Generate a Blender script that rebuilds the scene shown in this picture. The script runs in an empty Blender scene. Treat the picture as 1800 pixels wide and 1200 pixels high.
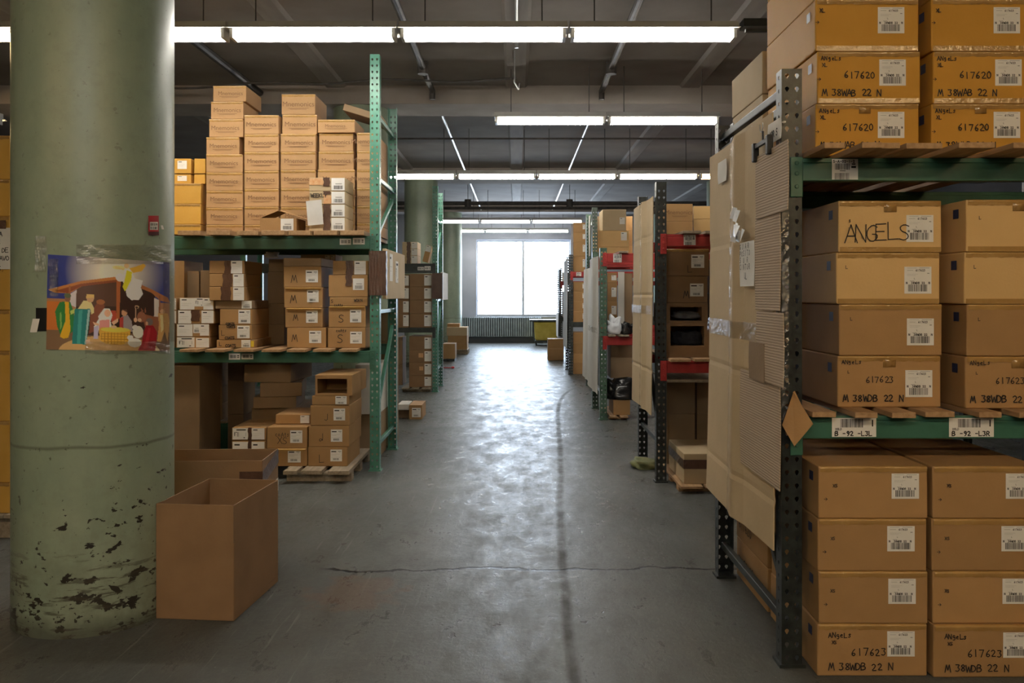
import bpy, bmesh, math, random
import numpy as np
from mathutils import Vector, Matrix

random.seed(7)
SC = bpy.context.scene
COL = SC.collection

# ------------------------------------------------------------------ camera, world, exposure
F, CX, CY, H = 1500.0, 908.0, 518.0, 1.43        # focal length in px, vanishing point, eye height


def PX(px, d):
    return (px - CX) / F * d


def PZ(py, d):
    return H + (CY - py) / F * d


cam_data = bpy.data.cameras.new('camera')
cam = bpy.data.objects.new('camera', cam_data)
COL.objects.link(cam)
cam.location = (0, 0, H)
cam.rotation_euler = (math.radians(90), 0, 0)
cam_data.sensor_width = 36.0
cam_data.lens = 36.0 * F / 1800.0
cam_data.shift_x = (900 - CX) / 1800.0
cam_data.shift_y = -(600 - CY) / 1800.0
cam_data.clip_start = 0.02
SC.camera = cam

SC.view_settings.view_transform = 'Standard'
SC.view_settings.look = 'None'
SC.view_settings.gamma = 1.0
SC.view_settings.use_curve_mapping = False
SC.view_settings.exposure = 0.0
try:
    SC.cycles.use_denoising = True
    SC.cycles.max_bounces = 6
    SC.cycles.diffuse_bounces = 4
    SC.cycles.glossy_bounces = 3
    SC.cycles.caustics_reflective = False
    SC.cycles.caustics_refractive = False
    SC.cycles.sample_clamp_indirect = 4.0
except Exception:
    pass

SKY = 22.0
TUBE = 48.0
world = bpy.data.worlds.new('sky')
SC.world = world
world.use_nodes = True
bg = world.node_tree.nodes['Background']
bg.inputs[0].default_value = (0.66, 0.81, 1.0, 1)
bg.inputs[1].default_value = SKY

# daylight portal in the far window opening
pl = bpy.data.lights.new('window_daylight', 'AREA')
pl.shape = 'RECTANGLE'
pl.size, pl.size_y = 2.8, 2.4
pl.cycles.is_portal = True
po = bpy.data.objects.new('window_daylight', pl)
COL.objects.link(po)
po.location = (0.2, 25.95, 1.95)
po.rotation_euler = (math.radians(-90), 0, 0)

# ------------------------------------------------------------------ materials
MATS = {}


def new_mat(name):
    m = bpy.data.materials.new(name)
    m.use_nodes = True
    MATS[name] = m
    return m, m.node_tree.nodes, m.node_tree.links, m.node_tree.nodes['Principled BSDF']


def pmat(name, c1, c2=None, scale=4.0, rough=0.8, metal=0.0, bump=0.0, bscale=60.0, stretch=(1, 1, 1),
         rand=0.0, detail=4.0, rough2=None, spec=None, lo=0.35, hi=0.65):
    m, N, L, B = new_mat(name)
    c2 = c2 or c1
    tc = N.new('ShaderNodeTexCoord')
    mp = N.new('ShaderNodeMapping')
    mp.inputs['Scale'].default_value = stretch
    L.new(tc.outputs['Object'], mp.inputs['Vector'])
    nz = N.new('ShaderNodeTexNoise')
    nz.inputs['Scale'].default_value = scale
    nz.inputs['Detail'].default_value = detail
    L.new(mp.outputs[0], nz.inputs['Vector'])
    rp = N.new('ShaderNodeValToRGB')
    rp.color_ramp.elements[0].position = lo
    rp.color_ramp.elements[1].position = hi
    rp.color_ramp.elements[0].color = (*c1, 1)
    rp.color_ramp.elements[1].color = (*c2, 1)
    L.new(nz.outputs['Fac'], rp.inputs[0])
    out = rp.outputs[0]
    if rand:
        oi = N.new('ShaderNodeObjectInfo')
        mr = N.new('ShaderNodeMapRange')
        mr.inputs['To Min'].default_value = 1 - rand
        mr.inputs['To Max'].default_value = 1 + rand
        L.new(oi.outputs['Random'], mr.inputs['Value'])
        hs = N.new('ShaderNodeHueSaturation')
        L.new(mr.outputs[0], hs.inputs['Value'])
        L.new(out, hs.inputs['Color'])
        out = hs.outputs[0]
    L.new(out, B.inputs['Base Color'])
    B.inputs['Roughness'].default_value = rough
    if rough2 is not None:
        mr2 = N.new('ShaderNodeMapRange')
        mr2.inputs['From Min'].default_value = 0.3
        mr2.inputs['From Max'].default_value = 0.7
        mr2.inputs['To Min'].default_value = rough
        mr2.inputs['To Max'].default_value = rough2
        L.new(nz.outputs['Fac'], mr2.inputs['Value'])
        L.new(mr2.outputs[0], B.inputs['Roughness'])
    B.inputs['Metallic'].default_value = metal
    if spec is not None:
        B.inputs['Specular IOR Level'].default_value = spec
    if bump:
        n2 = N.new('ShaderNodeTexNoise')
        n2.inputs['Scale'].default_value = bscale
        n2.inputs['Detail'].default_value = 3
        L.new(mp.outputs[0], n2.inputs['Vector'])
        bp = N.new('ShaderNodeBump')
        bp.inputs['Strength'].default_value = bump
        bp.inputs['Distance'].default_value = 0.004
        L.new(n2.outputs['Fac'], bp.inputs['Height'])
        L.new(bp.outputs[0], B.inputs['Normal'])
    return m


pmat('kraft_brown', (0.235, 0.140, 0.072), (0.275, 0.165, 0.085), 5, 0.78, rand=0.04, bump=0.15, bscale=90, spec=0.25)
pmat('kraft', (0.37, 0.215, 0.090), (0.42, 0.245, 0.105), 5, 0.72, rand=0.10, bump=0.15, bscale=90, spec=0.3)
pmat('kraft_print', (0.43, 0.255, 0.12), (0.48, 0.29, 0.14), 5, 0.7, rand=0.07, bump=0.15, bscale=90, spec=0.3)
pmat('kraft_lip', (0.50, 0.30, 0.09), (0.56, 0.34, 0.11), 5, 0.68)
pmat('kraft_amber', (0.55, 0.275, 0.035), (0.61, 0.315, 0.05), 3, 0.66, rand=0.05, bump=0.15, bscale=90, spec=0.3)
pmat('kraft_honey', (0.66, 0.43, 0.18), (0.72, 0.48, 0.21), 4, 0.66, rand=0.05, bump=0.15, bscale=90, spec=0.3)  # honey tone; also paints stronger light into upper middle-shelf cartons
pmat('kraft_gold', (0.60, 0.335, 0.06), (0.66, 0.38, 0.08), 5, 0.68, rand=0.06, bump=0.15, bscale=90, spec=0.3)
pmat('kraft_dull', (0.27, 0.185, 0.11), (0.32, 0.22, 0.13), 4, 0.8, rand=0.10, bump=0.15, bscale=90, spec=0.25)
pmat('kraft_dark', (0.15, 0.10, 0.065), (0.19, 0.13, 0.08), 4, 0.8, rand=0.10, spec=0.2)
pmat('kraft_pale', (0.50, 0.385, 0.235), (0.56, 0.43, 0.27), 3, 0.8, rand=0.05, bump=0.15, bscale=60, spec=0.25)
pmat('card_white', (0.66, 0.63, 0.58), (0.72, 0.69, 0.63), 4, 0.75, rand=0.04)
pmat('paper', (0.80, 0.78, 0.73), (0.85, 0.83, 0.79), 12, 0.8)
pmat('ink', (0.022, 0.018, 0.016), rough=0.7)
pmat('ink_faint', (0.20, 0.105, 0.05), rough=0.8)
pmat('ink_grey', (0.30, 0.29, 0.27), rough=0.8)
pmat('tape_edge', (0.40, 0.23, 0.075), (0.48, 0.29, 0.10), 8, 0.07, bump=0.7, bscale=60, spec=1.0)
pmat('tape_brown', (0.070, 0.032, 0.020), (0.10, 0.048, 0.03), 12, 0.33, bump=0.6, bscale=70, spec=0.6)
pmat('tape_tan', (0.36, 0.22, 0.10), (0.42, 0.26, 0.12), 8, 0.35, spec=0.5)
pmat('blue_mark', (0.018, 0.028, 0.085), rough=0.5)
pmat('yellow_mark', (0.70, 0.50, 0.03), rough=0.6)
pmat('orange_mark', (0.62, 0.30, 0.12), (0.68, 0.42, 0.22), 40, 0.6)
pmat('green_steel', (0.030, 0.105, 0.070), (0.045, 0.145, 0.100), 9, 0.38, metal=0.0, bump=0.1, bscale=30, spec=0.5)
pmat('green_post', (0.050, 0.175, 0.120), (0.085, 0.25, 0.18), 9, 0.36, bump=0.1, bscale=30, spec=0.5)
pmat('worn_steel', (0.007, 0.009, 0.009), (0.024, 0.030, 0.028), 22, 0.38, bump=0.25, bscale=50, spec=0.5)
pmat('worn_green', (0.035, 0.085, 0.055), (0.085, 0.15, 0.10), 18, 0.38, bump=0.25, bscale=50, spec=0.5)
pmat('dark_steel', (0.020, 0.025, 0.024), (0.035, 0.042, 0.040), 14, 0.45, spec=0.4)
pmat('red_steel', (0.33, 0.022, 0.022), (0.42, 0.035, 0.03), 9, 0.45, spec=0.4)
pmat('galvanised', (0.42, 0.43, 0.44), (0.55, 0.56, 0.57), 20, 0.3, metal=0.7)
pmat('iron_pipe', (0.050, 0.045, 0.042), (0.085, 0.078, 0.072), 10, 0.55)
pmat('wood', (0.34, 0.20, 0.095), (0.46, 0.29, 0.15), 6, 0.75, stretch=(8, 0.8, 8), bump=0.3, bscale=20)
pmat('wood_grey', (0.25, 0.20, 0.14), (0.36, 0.29, 0.21), 6, 0.8, stretch=(8, 0.8, 8), bump=0.3, bscale=20)
pmat('enamel', (0.55, 0.54, 0.50), (0.62, 0.61, 0.57), 7, 0.4)
pmat('ceiling_paint', (0.25, 0.22, 0.195), (0.32, 0.285, 0.255), 1.6, 0.85, bump=0.3, bscale=12, detail=8)
pmat('ceiling_rib', (0.30, 0.275, 0.25), (0.38, 0.35, 0.32), 2.5, 0.8, bump=0.3, bscale=12, stretch=(3, 0.4, 1))
pmat('wall_paint', (0.34, 0.36, 0.42), (0.42, 0.44, 0.51), 1.2, 0.8)
pmat('wall_dark', (0.10, 0.09, 0.08), (0.14, 0.12, 0.11), 1.2, 0.85)
pmat('frame_paint', (0.42, 0.44, 0.47), rough=0.5)
pmat('radiator_paint', (0.20, 0.24, 0.26), (0.28, 0.33, 0.35), 6, 0.4)
pmat('radiator_base', (0.02, 0.022, 0.025), rough=0.7)
pmat('canvas_yellow', (0.42, 0.33, 0.05), (0.55, 0.44, 0.09), 5, 0.8, bump=0.5, bscale=9)
pmat('black_plastic', (0.010, 0.010, 0.011), rough=0.5, spec=0.3)
pmat('black_bag', (0.015, 0.015, 0.016), rough=0.18, bump=1.0, bscale=14)
pmat('white_bag', (0.62, 0.64, 0.68), rough=0.3, bump=1.0, bscale=14)
pmat('denim', (0.012, 0.014, 0.022), (0.025, 0.028, 0.04), 30, 0.9)
pmat('garment_grey', (0.10, 0.10, 0.11), (0.16, 0.16, 0.17), 20, 0.9)
pmat('rag_green', (0.10, 0.12, 0.05), (0.20, 0.20, 0.09), 14, 0.9)
pmat('red_label', (0.40, 0.012, 0.018), rough=0.5)
pmat('maroon_label', (0.06, 0.008, 0.010), rough=0.5)


def corrugated():
    m, N, L, B = new_mat('corrugated')
    tc = N.new('ShaderNodeTexCoord')
    wv = N.new('ShaderNodeTexWave')
    wv.bands_direction = 'Z'
    wv.inputs['Scale'].default_value = 30
    wv.inputs['Distortion'].default_value = 0.6
    wv.inputs['Detail'].default_value = 0
    L.new(tc.outputs['Object'], wv.inputs['Vector'])
    rp = N.new('ShaderNodeValToRGB')
    rp.color_ramp.elements[0].color = (0.37, 0.275, 0.19, 1)
    rp.color_ramp.elements[1].color = (0.50, 0.385, 0.27, 1)
    L.new(wv.outputs['Fac'], rp.inputs[0])
    L.new(rp.outputs[0], B.inputs['Base Color'])
    B.inputs['Roughness'].default_value = 0.8
    bp = N.new('ShaderNodeBump')
    bp.inputs['Strength'].default_value = 0.5
    bp.inputs['Distance'].default_value = 0.002
    L.new(wv.outputs['Fac'], bp.inputs['Height'])
    L.new(bp.outputs[0], B.inputs['Normal'])


corrugated()


def emis(name, col, s):
    m, N, L, B = new_mat(name)
    B.inputs['Base Color'].default_value = (0.8, 0.8, 0.8, 1)
    B.inputs['Emission Color'].default_value = (*col, 1)
    B.inputs['Emission Strength'].default_value = s


emis('tube_cool', (1.0, 0.95, 0.86), TUBE)
emis('tube_warm', (1.0, 0.70, 0.36), TUBE)


def clear_film():
    m, N, L, B = new_mat('clear_tape')
    N.remove(B)
    out = N['Material Output']
    tr = N.new('ShaderNodeBsdfTransparent')
    tr.inputs[0].default_value = (0.86, 0.84, 0.81, 1)
    gl = N.new('ShaderNodeBsdfGlossy')
    gl.inputs['Roughness'].default_value = 0.12
    gl.inputs['Color'].default_value = (0.9, 0.9, 0.9, 1)
    tc = N.new('ShaderNodeTexCoord')
    nz = N.new('ShaderNodeTexNoise')
    nz.inputs['Scale'].default_value = 38
    nz.inputs['Detail'].default_value = 4
    L.new(tc.outputs['Object'], nz.inputs['Vector'])
    bp = N.new('ShaderNodeBump')
    bp.inputs['Strength'].default_value = 1.0
    bp.inputs['Distance'].default_value = 0.01
    L.new(nz.outputs['Fac'], bp.inputs['Height'])
    L.new(bp.outputs[0], gl.inputs['Normal'])
    mx = N.new('ShaderNodeMixShader')
    mx.inputs[0].default_value = 0.13
    L.new(tr.outputs[0], mx.inputs[1])
    L.new(gl.outputs[0], mx.inputs[2])
    L.new(mx.outputs[0], out.inputs['Surface'])
    m2, N, L, B = new_mat('glass')
    N.remove(B)
    out = N['Material Output']
    tr = N.new('ShaderNodeBsdfTransparent')
    gl = N.new('ShaderNodeBsdfGlossy')
    gl.inputs['Roughness'].default_value = 0.02
    mx = N.new('ShaderNodeMixShader')
    mx.inputs[0].default_value = 0.06
    L.new(tr.outputs[0], mx.inputs[1])
    L.new(gl.outputs[0], mx.inputs[2])
    L.new(mx.outputs[0], out.inputs['Surface'])


clear_film()


def nmath(N, L, op, a, b=None, c=None):
    n = N.new('ShaderNodeMath')
    n.operation = op
    for i, v in enumerate((a, b, c)):
        if v is None:
            continue
        if isinstance(v, (int, float)):
            n.inputs[i].default_value = v
        else:
            L.new(v, n.inputs[i])
    return n.outputs[0]


def nmap(N, L, v, a, b, c=0.0, d=1.0):
    n = N.new('ShaderNodeMapRange')
    n.inputs['From Min'].default_value = a
    n.inputs['From Max'].default_value = b
    n.inputs['To Min'].default_value = c
    n.inputs['To Max'].default_value = d
    L.new(v, n.inputs['Value'])
    return n.outputs[0]


def nnoise(N, L, vec, scale, detail=4, rough=0.5, dist=0.0):
    n = N.new('ShaderNodeTexNoise')
    n.inputs['Scale'].default_value = scale
    n.inputs['Detail'].default_value = detail
    n.inputs['Roughness'].default_value = rough
    n.inputs['Distortion'].default_value = dist
    L.new(vec, n.inputs['Vector'])
    return n.outputs['Fac']


def nmix(N, L, fac, a, b):
    n = N.new('ShaderNodeMix')
    n.data_type = 'RGBA'
    for i, v in ((0, fac), (6, a), (7, b)):
        if isinstance(v, tuple):
            n.inputs[i].default_value = (*v, 1)
        elif isinstance(v, (int, float)):
            n.inputs[i].default_value = v
        else:
            L.new(v, n.inputs[i])
    return n.outputs[2]


def floor_mat():
    m, N, L, B = new_mat('floor_concrete')
    tc = N.new('ShaderNodeTexCoord')
    P = tc.outputs['Object']
    sep = N.new('ShaderNodeSeparateXYZ')
    L.new(P, sep.inputs[0])
    X, Y = sep.outputs[0], sep.outputs[1]
    mp = N.new('ShaderNodeMapping')
    mp.inputs['Scale'].default_value = (1, 0.45, 1)
    L.new(P, mp.inputs['Vector'])
    V = mp.outputs[0]
    big = nnoise(N, L, V, 0.9, 5, 0.6)
    mid = nnoise(N, L, V, 5.0, 6, 0.65)
    fine = nnoise(N, L, V, 40.0, 5, 0.7)
    base = nmix(N, L, nmap(N, L, big, 0.35, 0.65), (0.080, 0.084, 0.080), (0.115, 0.123, 0.120))
    base = nmix(N, L, nmap(N, L, mid, 0.45, 0.75, 0, 0.55), base, (0.062, 0.058, 0.050))
    base = nmix(N, L, nmap(N, L, fine, 0.55, 0.75, 0, 0.35), base, (0.17, 0.17, 0.165))
    # long scratches
    mps = N.new('ShaderNodeMapping')
    mps.inputs['Rotation'].default_value = (0, 0, math.radians(-38))
    mps.inputs['Scale'].default_value = (26, 0.9, 1)
    L.new(P, mps.inputs['Vector'])
    scr = nnoise(N, L, mps.outputs[0], 1.5, 3, 0.6)
    leftside = nmap(N, L, X, 0.1, -0.9)
    scf = nmath(N, L, 'MULTIPLY', nmap(N, L, scr, 0.62, 0.70, 0, 0.45), leftside)
    base = nmix(N, L, scf, base, (0.26, 0.26, 0.25))
    # wheel track that wanders down the aisle
    fc = N.new('ShaderNodeFloatCurve')
    t = nmath(N, L, 'DIVIDE', Y, 16.0)
    L.new(t, fc.inputs['Value'])
    cu = fc.mapping.curves[0]
    pts = [(0.0, 0.20), (3.14 / 16, 0.213), (4.45 / 16, 0.243), (7.6 / 16, 0.39), (10.6 / 16, 0.52), (12.3 / 16, 0.70), (13.2 / 16, 1.0)]
    cu.points[0].location = pts[0]
    cu.points[1].location = pts[-1]
    for p in pts[1:-1]:
        cu.points.new(*p)
    fc.mapping.update()
    wob = nmap(N, L, nnoise(N, L, P, 1.3, 2), 0, 1, -0.02, 0.02)
    dx = nmath(N, L, 'ABSOLUTE', nmath(N, L, 'SUBTRACT', nmath(N, L, 'ADD', X, wob), fc.outputs[0]))
    edge = nmath(N, L, 'MULTIPLY', nmap(N, L, dx, 0.034, 0.010), nmap(N, L, Y, 13.4, 12.6))
    core = nmath(N, L, 'MULTIPLY', edge, nmap(N, L, nnoise(N, L, P, 6, 4), 0.3, 0.65, 0.25, 0.7))
    base = nmix(N, L, core, base, (0.034, 0.031, 0.028))
    # cross crack
    cw = nmap(N, L, nnoise(N, L, P, 2.2, 5, 0.6), 0, 1, -0.16, 0.16)
    dy = nmath(N, L, 'ABSOLUTE', nmath(N, L, 'SUBTRACT', nmath(N, L, 'ADD', Y, cw), 4.45))
    crk = nmath(N, L, 'MULTIPLY', nmap(N, L, dy, 0.017, 0.009),
                nmath(N, L, 'MULTIPLY', nmap(N, L, X, -1.05, -0.95), nmap(N, L, X, 1.25, 1.15)))
    base = nmix(N, L, crk, base, (0.012, 0.011, 0.010))
    # rusty stain left of the crack
    sx = nmath(N, L, 'DIVIDE', nmath(N, L, 'ADD', X, 0.78), 0.30)
    sy = nmath(N, L, 'DIVIDE', nmath(N, L, 'SUBTRACT', Y, 4.10), 0.34)
    rr = nmath(N, L, 'ADD', nmath(N, L, 'MULTIPLY', sx, sx), nmath(N, L, 'MULTIPLY', sy, sy))
    st = nmath(N, L, 'MULTIPLY', nmap(N, L, nmath(N, L, 'ADD', rr, nmap(N, L, nnoise(N, L, P, 7, 5), 0.3, 0.7, 0, 0.9)), 1.1, 0.8), 0.55)
    base = nmix(N, L, st, base, (0.13, 0.085, 0.06))
    # pale flecks
    base = nmix(N, L, nmap(N, L, nnoise(N, L, P, 55, 3, 0.6), 0.70, 0.74, 0, 0.6), base, (0.30, 0.30, 0.29))
    # chips
    ch = nnoise(N, L, P, 8.5, 3, 0.55)
    chf = nmap(N, L, ch, 0.70, 0.72)
    base = nmix(N, L, chf, base, (0.05, 0.045, 0.04))
    L.new(base, B.inputs['Base Color'])
    wear = nnoise(N, L, V, 5.5, 12, 0.85)
    r = nmap(N, L, wear, 0.38, 0.62, 0.22, 0.52)
    r = nmath(N, L, 'ADD', r, nmath(N, L, 'MULTIPLY', core, 0.3))
    L.new(r, B.inputs['Roughness'])
    B.inputs['Specular IOR Level'].default_value = 0.08
    hgt = nmath(N, L, 'ADD', nmath(N, L, 'MULTIPLY', fine, 0.35), nmath(N, L, 'MULTIPLY', nnoise(N, L, P, 22, 8, 0.75), 1.0))
    hgt = nmath(N, L, 'SUBTRACT', hgt, nmath(N, L, 'MULTIPLY', nmath(N, L, 'MAXIMUM', crk, chf), 0.8))
    bp = N.new('ShaderNodeBump')
    bp.inputs['Strength'].default_value = 0.42
    bp.inputs['Distance'].default_value = 0.006
    L.new(hgt, bp.inputs['Height'])
    L.new(bp.outputs[0], B.inputs['Normal'])


floor_mat()


def column_mat():
    m, N, L, B = new_mat('column_paint')
    tc = N.new('ShaderNodeTexCoord')
    P = tc.outputs['Object']
    sep = N.new('ShaderNodeSeparateXYZ')
    L.new(P, sep.inputs[0])
    Z = sep.outputs[2]
    mp = N.new('ShaderNodeMapping')
    mp.inputs['Scale'].default_value = (1, 1, 0.6)
    L.new(P, mp.inputs['Vector'])
    a = nnoise(N, L, mp.outputs[0], 2.8, 8, 0.68)
    base = nmix(N, L, nmap(N, L, a, 0.35, 0.65), (0.245, 0.315, 0.235), (0.325, 0.385, 0.285))
    b = nnoise(N, L, P, 14, 6, 0.7)
    base = nmix(N, L, nmap(N, L, b, 0.5, 0.8, 0, 0.35), base, (0.16, 0.19, 0.13))
    # grime near the foot (dirt kicked onto the column)
    g = nmath(N, L, 'MULTIPLY', nmap(N, L, Z, 0.75, 0.0), nmap(N, L, nnoise(N, L, P, 6, 6, 0.7), 0.35, 0.65))
    base = nmix(N, L, nmath(N, L, 'MULTIPLY', g, 0.5), base, (0.10, 0.10, 0.065))
    # chipped paint
    mpc = N.new('ShaderNodeMapping')
    mpc.inputs['Scale'].default_value = (1, 1, 1.7)
    L.new(P, mpc.inputs['Vector'])
    c = nnoise(N, L, mpc.outputs[0], 14, 6, 0.6, 0.2)
    zz = N.new('ShaderNodeFloatCurve')
    L.new(nmath(N, L, 'DIVIDE', Z, 3.9), zz.inputs['Value'])
    cu = zz.mapping.curves[0]
    cu.points[0].location = (0.0, 0.56)
    cu.points[1].location = (1.0, 0.80)
    for p in ((0.05, 0.575), (0.085, 0.62), (0.14, 0.645), (0.22, 0.69), (0.28, 0.69), (0.33, 0.75)):
        cu.points.new(*p)
    zz.mapping.update()
    d = nmath(N, L, 'SUBTRACT', c, zz.outputs[0])
    chip = nmap(N, L, d, 0.0, 0.006)
    base = nmix(N, L, chip, base, (0.030, 0.026, 0.020))
    # brown horizontal scuffs low on the column
    mph = N.new('ShaderNodeMapping')
    mph.inputs['Scale'].default_value = (3.5, 3.5, 26)
    L.new(P, mph.inputs['Vector'])
    sc = nmath(N, L, 'MULTIPLY', nmap(N, L, nnoise(N, L, mph.outputs[0], 1.6, 5, 0.65), 0.56, 0.62), nmap(N, L, Z, 0.42, 0.22))
    base = nmix(N, L, nmath(N, L, 'MULTIPLY', sc, 0.75), base, (0.055, 0.045, 0.030))
    fl = nmath(N, L, 'MULTIPLY', nmap(N, L, nnoise(N, L, P, 30, 4, 0.6), 0.66, 0.68), nmap(N, L, Z, 1.4, 0.2, 0.25, 1.0))
    base = nmix(N, L, fl, base, (0.045, 0.038, 0.028))
    base = nmix(N, L, nmath(N, L, 'MULTIPLY', nmap(N, L, nmath(N, L, 'ADD', Z, nmap(N, L, nnoise(N, L, P, 5, 4), 0, 1, -0.06, 0.06)), 0.09, 0.02), 0.7), base, (0.05, 0.045, 0.035))
    # horizontal casting seam
    sw = nmap(N, L, nnoise(N, L, P, 3, 3), 0, 1, -0.02, 0.02)
    ds = nmath(N, L, 'ABSOLUTE', nmath(N, L, 'SUBTRACT', nmath(N, L, 'ADD', Z, sw), 0.79))
    seam = nmap(N, L, ds, 0.010, 0.002, 0, 0.6)
    base = nmix(N, L, seam, base, (0.07, 0.075, 0.05))
    L.new(base, B.inputs['Base Color'])
    B.inputs['Roughness'].default_value = 0.36
    h = nmath(N, L, 'SUBTRACT', nmath(N, L, 'MULTIPLY', b, 0.25), nmath(N, L, 'MULTIPLY', chip, 0.5))
    bp = N.new('ShaderNodeBump')
    bp.inputs['Strength'].default_value = 0.6
    bp.inputs['Distance'].default_value = 0.004
    L.new(h, bp.inputs['Height'])
    L.new(bp.outputs[0], B.inputs['Normal'])


column_mat()


def vcol_mat():
    m, N, L, B = new_mat('printed_poster')
    a = N.new('ShaderNodeVertexColor')
    a.layer_name = 'Col'
    L.new(a.outputs[0], B.inputs['Base Color'])
    B.inputs['Roughness'].default_value = 0.3
    B.inputs['Specular IOR Level'].default_value = 0.5


vcol_mat()


# ------------------------------------------------------------------ mesh building
class MB:
    def __init__(s, M=None):
        s.v, s.f, s.m = [], [], []
        s.M = M

    def av(s, pts):
        i = len(s.v)
        for p in pts:
            p = Vector(p)
            if s.M is not None:
                p = s.M @ p
            s.v.append(p)
        return i

    def face(s, pts, m=0):
        i = s.av(pts)
        s.f.append(tuple(range(i, i + len(pts))))
        s.m.append(m)

    def box(s, x0, y0, z0, x1, y1, z1, m=0):
        i = s.av([(x, y, z) for z in (z0, z1) for y in (y0, y1) for x in (x0, x1)])
        for q in ((0, 2, 3, 1), (4, 5, 7, 6), (0, 1, 5, 4), (2, 6, 7, 3), (0, 4, 6, 2), (1, 3, 7, 5)):
            s.f.append(tuple(i + k for k in q))
            s.m.append(m)

    def hexa(s, p, m=0):
        i = s.av(p)
        for q in ((0, 2, 3, 1), (4, 5, 7, 6), (0, 1, 5, 4), (2, 6, 7, 3), (0, 4, 6, 2), (1, 3, 7, 5)):
            s.f.append(tuple(i + k for k in q))
            s.m.append(m)

    def tube(s, p0, p1, r, n=8, m=0, r1=None, caps=True):
        p0, p1 = Vector(p0), Vector(p1)
        r1 = r if r1 is None else r1
        d = (p1 - p0).normalized()
        u = d.orthogonal().normalized()
        w = d.cross(u)
        ring0 = [p0 + (u * math.cos(2 * math.pi * k / n) + w * math.sin(2 * math.pi * k / n)) * r for k in range(n)]
        ring1 = [p1 + (u * math.cos(2 * math.pi * k / n) + w * math.sin(2 * math.pi * k / n)) * r1 for k in range(n)]
        i = s.av(ring0 + ring1)
        for k in range(n):
            s.f.append((i + k, i + (k + 1) % n, i + n + (k + 1) % n, i + n + k))
            s.m.append(m)
        if caps:
            s.f.append(tuple(i + k for k in reversed(range(n))))
            s.f.append(tuple(i + n + k for k in range(n)))
            s.m += [m, m]

    def bar(s, p0, p1, w, t, up=(1, 0, 0), m=0):
        """flat bar between two points; w across 'up x dir', t along 'up'"""
        p0, p1, up = Vector(p0), Vector(p1), Vector(up).normalized()
        d = (p1 - p0).normalized()
        sd = d.cross(up).normalized()
        c = []
        for p in (p0, p1):
            for a in (-1, 1):
                for b in (-1, 1):
                    c.append(p + sd * (a * w / 2) + up * (b * t / 2))
        s.hexa(c, m)

    def grid(s, fn, nu, nv, m=0):
        i = s.av([fn(u / nu, v / nv) for v in range(nv + 1) for u in range(nu + 1)])
        for v in range(nv):
            for u in range(nu):
                a = i + v * (nu + 1) + u
                s.f.append((a, a + 1, a + nu + 2, a + nu + 1))
                s.m.append(m)

    def build(s, name, mats, parent=None, bevel=0.0, smooth=False, solid=0.0, seg=2, offset=-1.0):
        me = bpy.data.meshes.new(name)
        me.from_pydata([tuple(v) for v in s.v], [], s.f)
        if isinstance(mats, str):
            mats = [mats]
        for mn in mats:
            me.materials.append(MATS[mn])
        for p, mi in zip(me.polygons, s.m):
            p.material_index = mi
        if bevel:
            bm = bmesh.new()
            bm.from_mesh(me)
            bmesh.ops.recalc_face_normals(bm, faces=bm.faces)
            es = [e for e in bm.edges if len(e.link_faces) == 2 and e.calc_face_angle(0) > 0.5]
            bmesh.ops.bevel(bm, geom=es, offset=bevel, segments=seg, affect='EDGES', profile=0.5)
            bm.to_mesh(me)
            bm.free()
        if smooth:
            for p in me.polygons:
                p.use_smooth = True
        o = bpy.data.objects.new(name, me)
        COL.objects.link(o)
        if solid:
            md = o.modifiers.new('thickness', 'SOLIDIFY')
            md.thickness = solid
            md.offset = offset
        if parent is not None:
            o.parent = parent
        return o


LABELS = {}


def tag(o, label, cat, group=None, kind=None):
    n = len(label.split())
    if not 4 <= n <= 16:
        print('LABEL LENGTH', n, label)
    if label in LABELS:
        print('DUPLICATE LABEL', label)
    LABELS[label] = 1
    o['label'] = label
    o['category'] = cat
    if group:
        o['group'] = group
    if kind:
        o['kind'] = kind
    return o


def thing(name, label, cat, loc=(0, 0, 0), rz=0.0, group=None, rx=0.0, ry=0.0):
    o = bpy.data.objects.new(name, None)
    o.empty_display_size = 0.1
    COL.objects.link(o)
    o.location = loc
    o.rotation_euler = (rx, ry, rz)
    return tag(o, label, cat, group)


def structure(o, label=None, cat=None):
    o['kind'] = 'structure'
    if label:
        o['label'] = label
    if cat:
        o['category'] = cat
    return o


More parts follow.
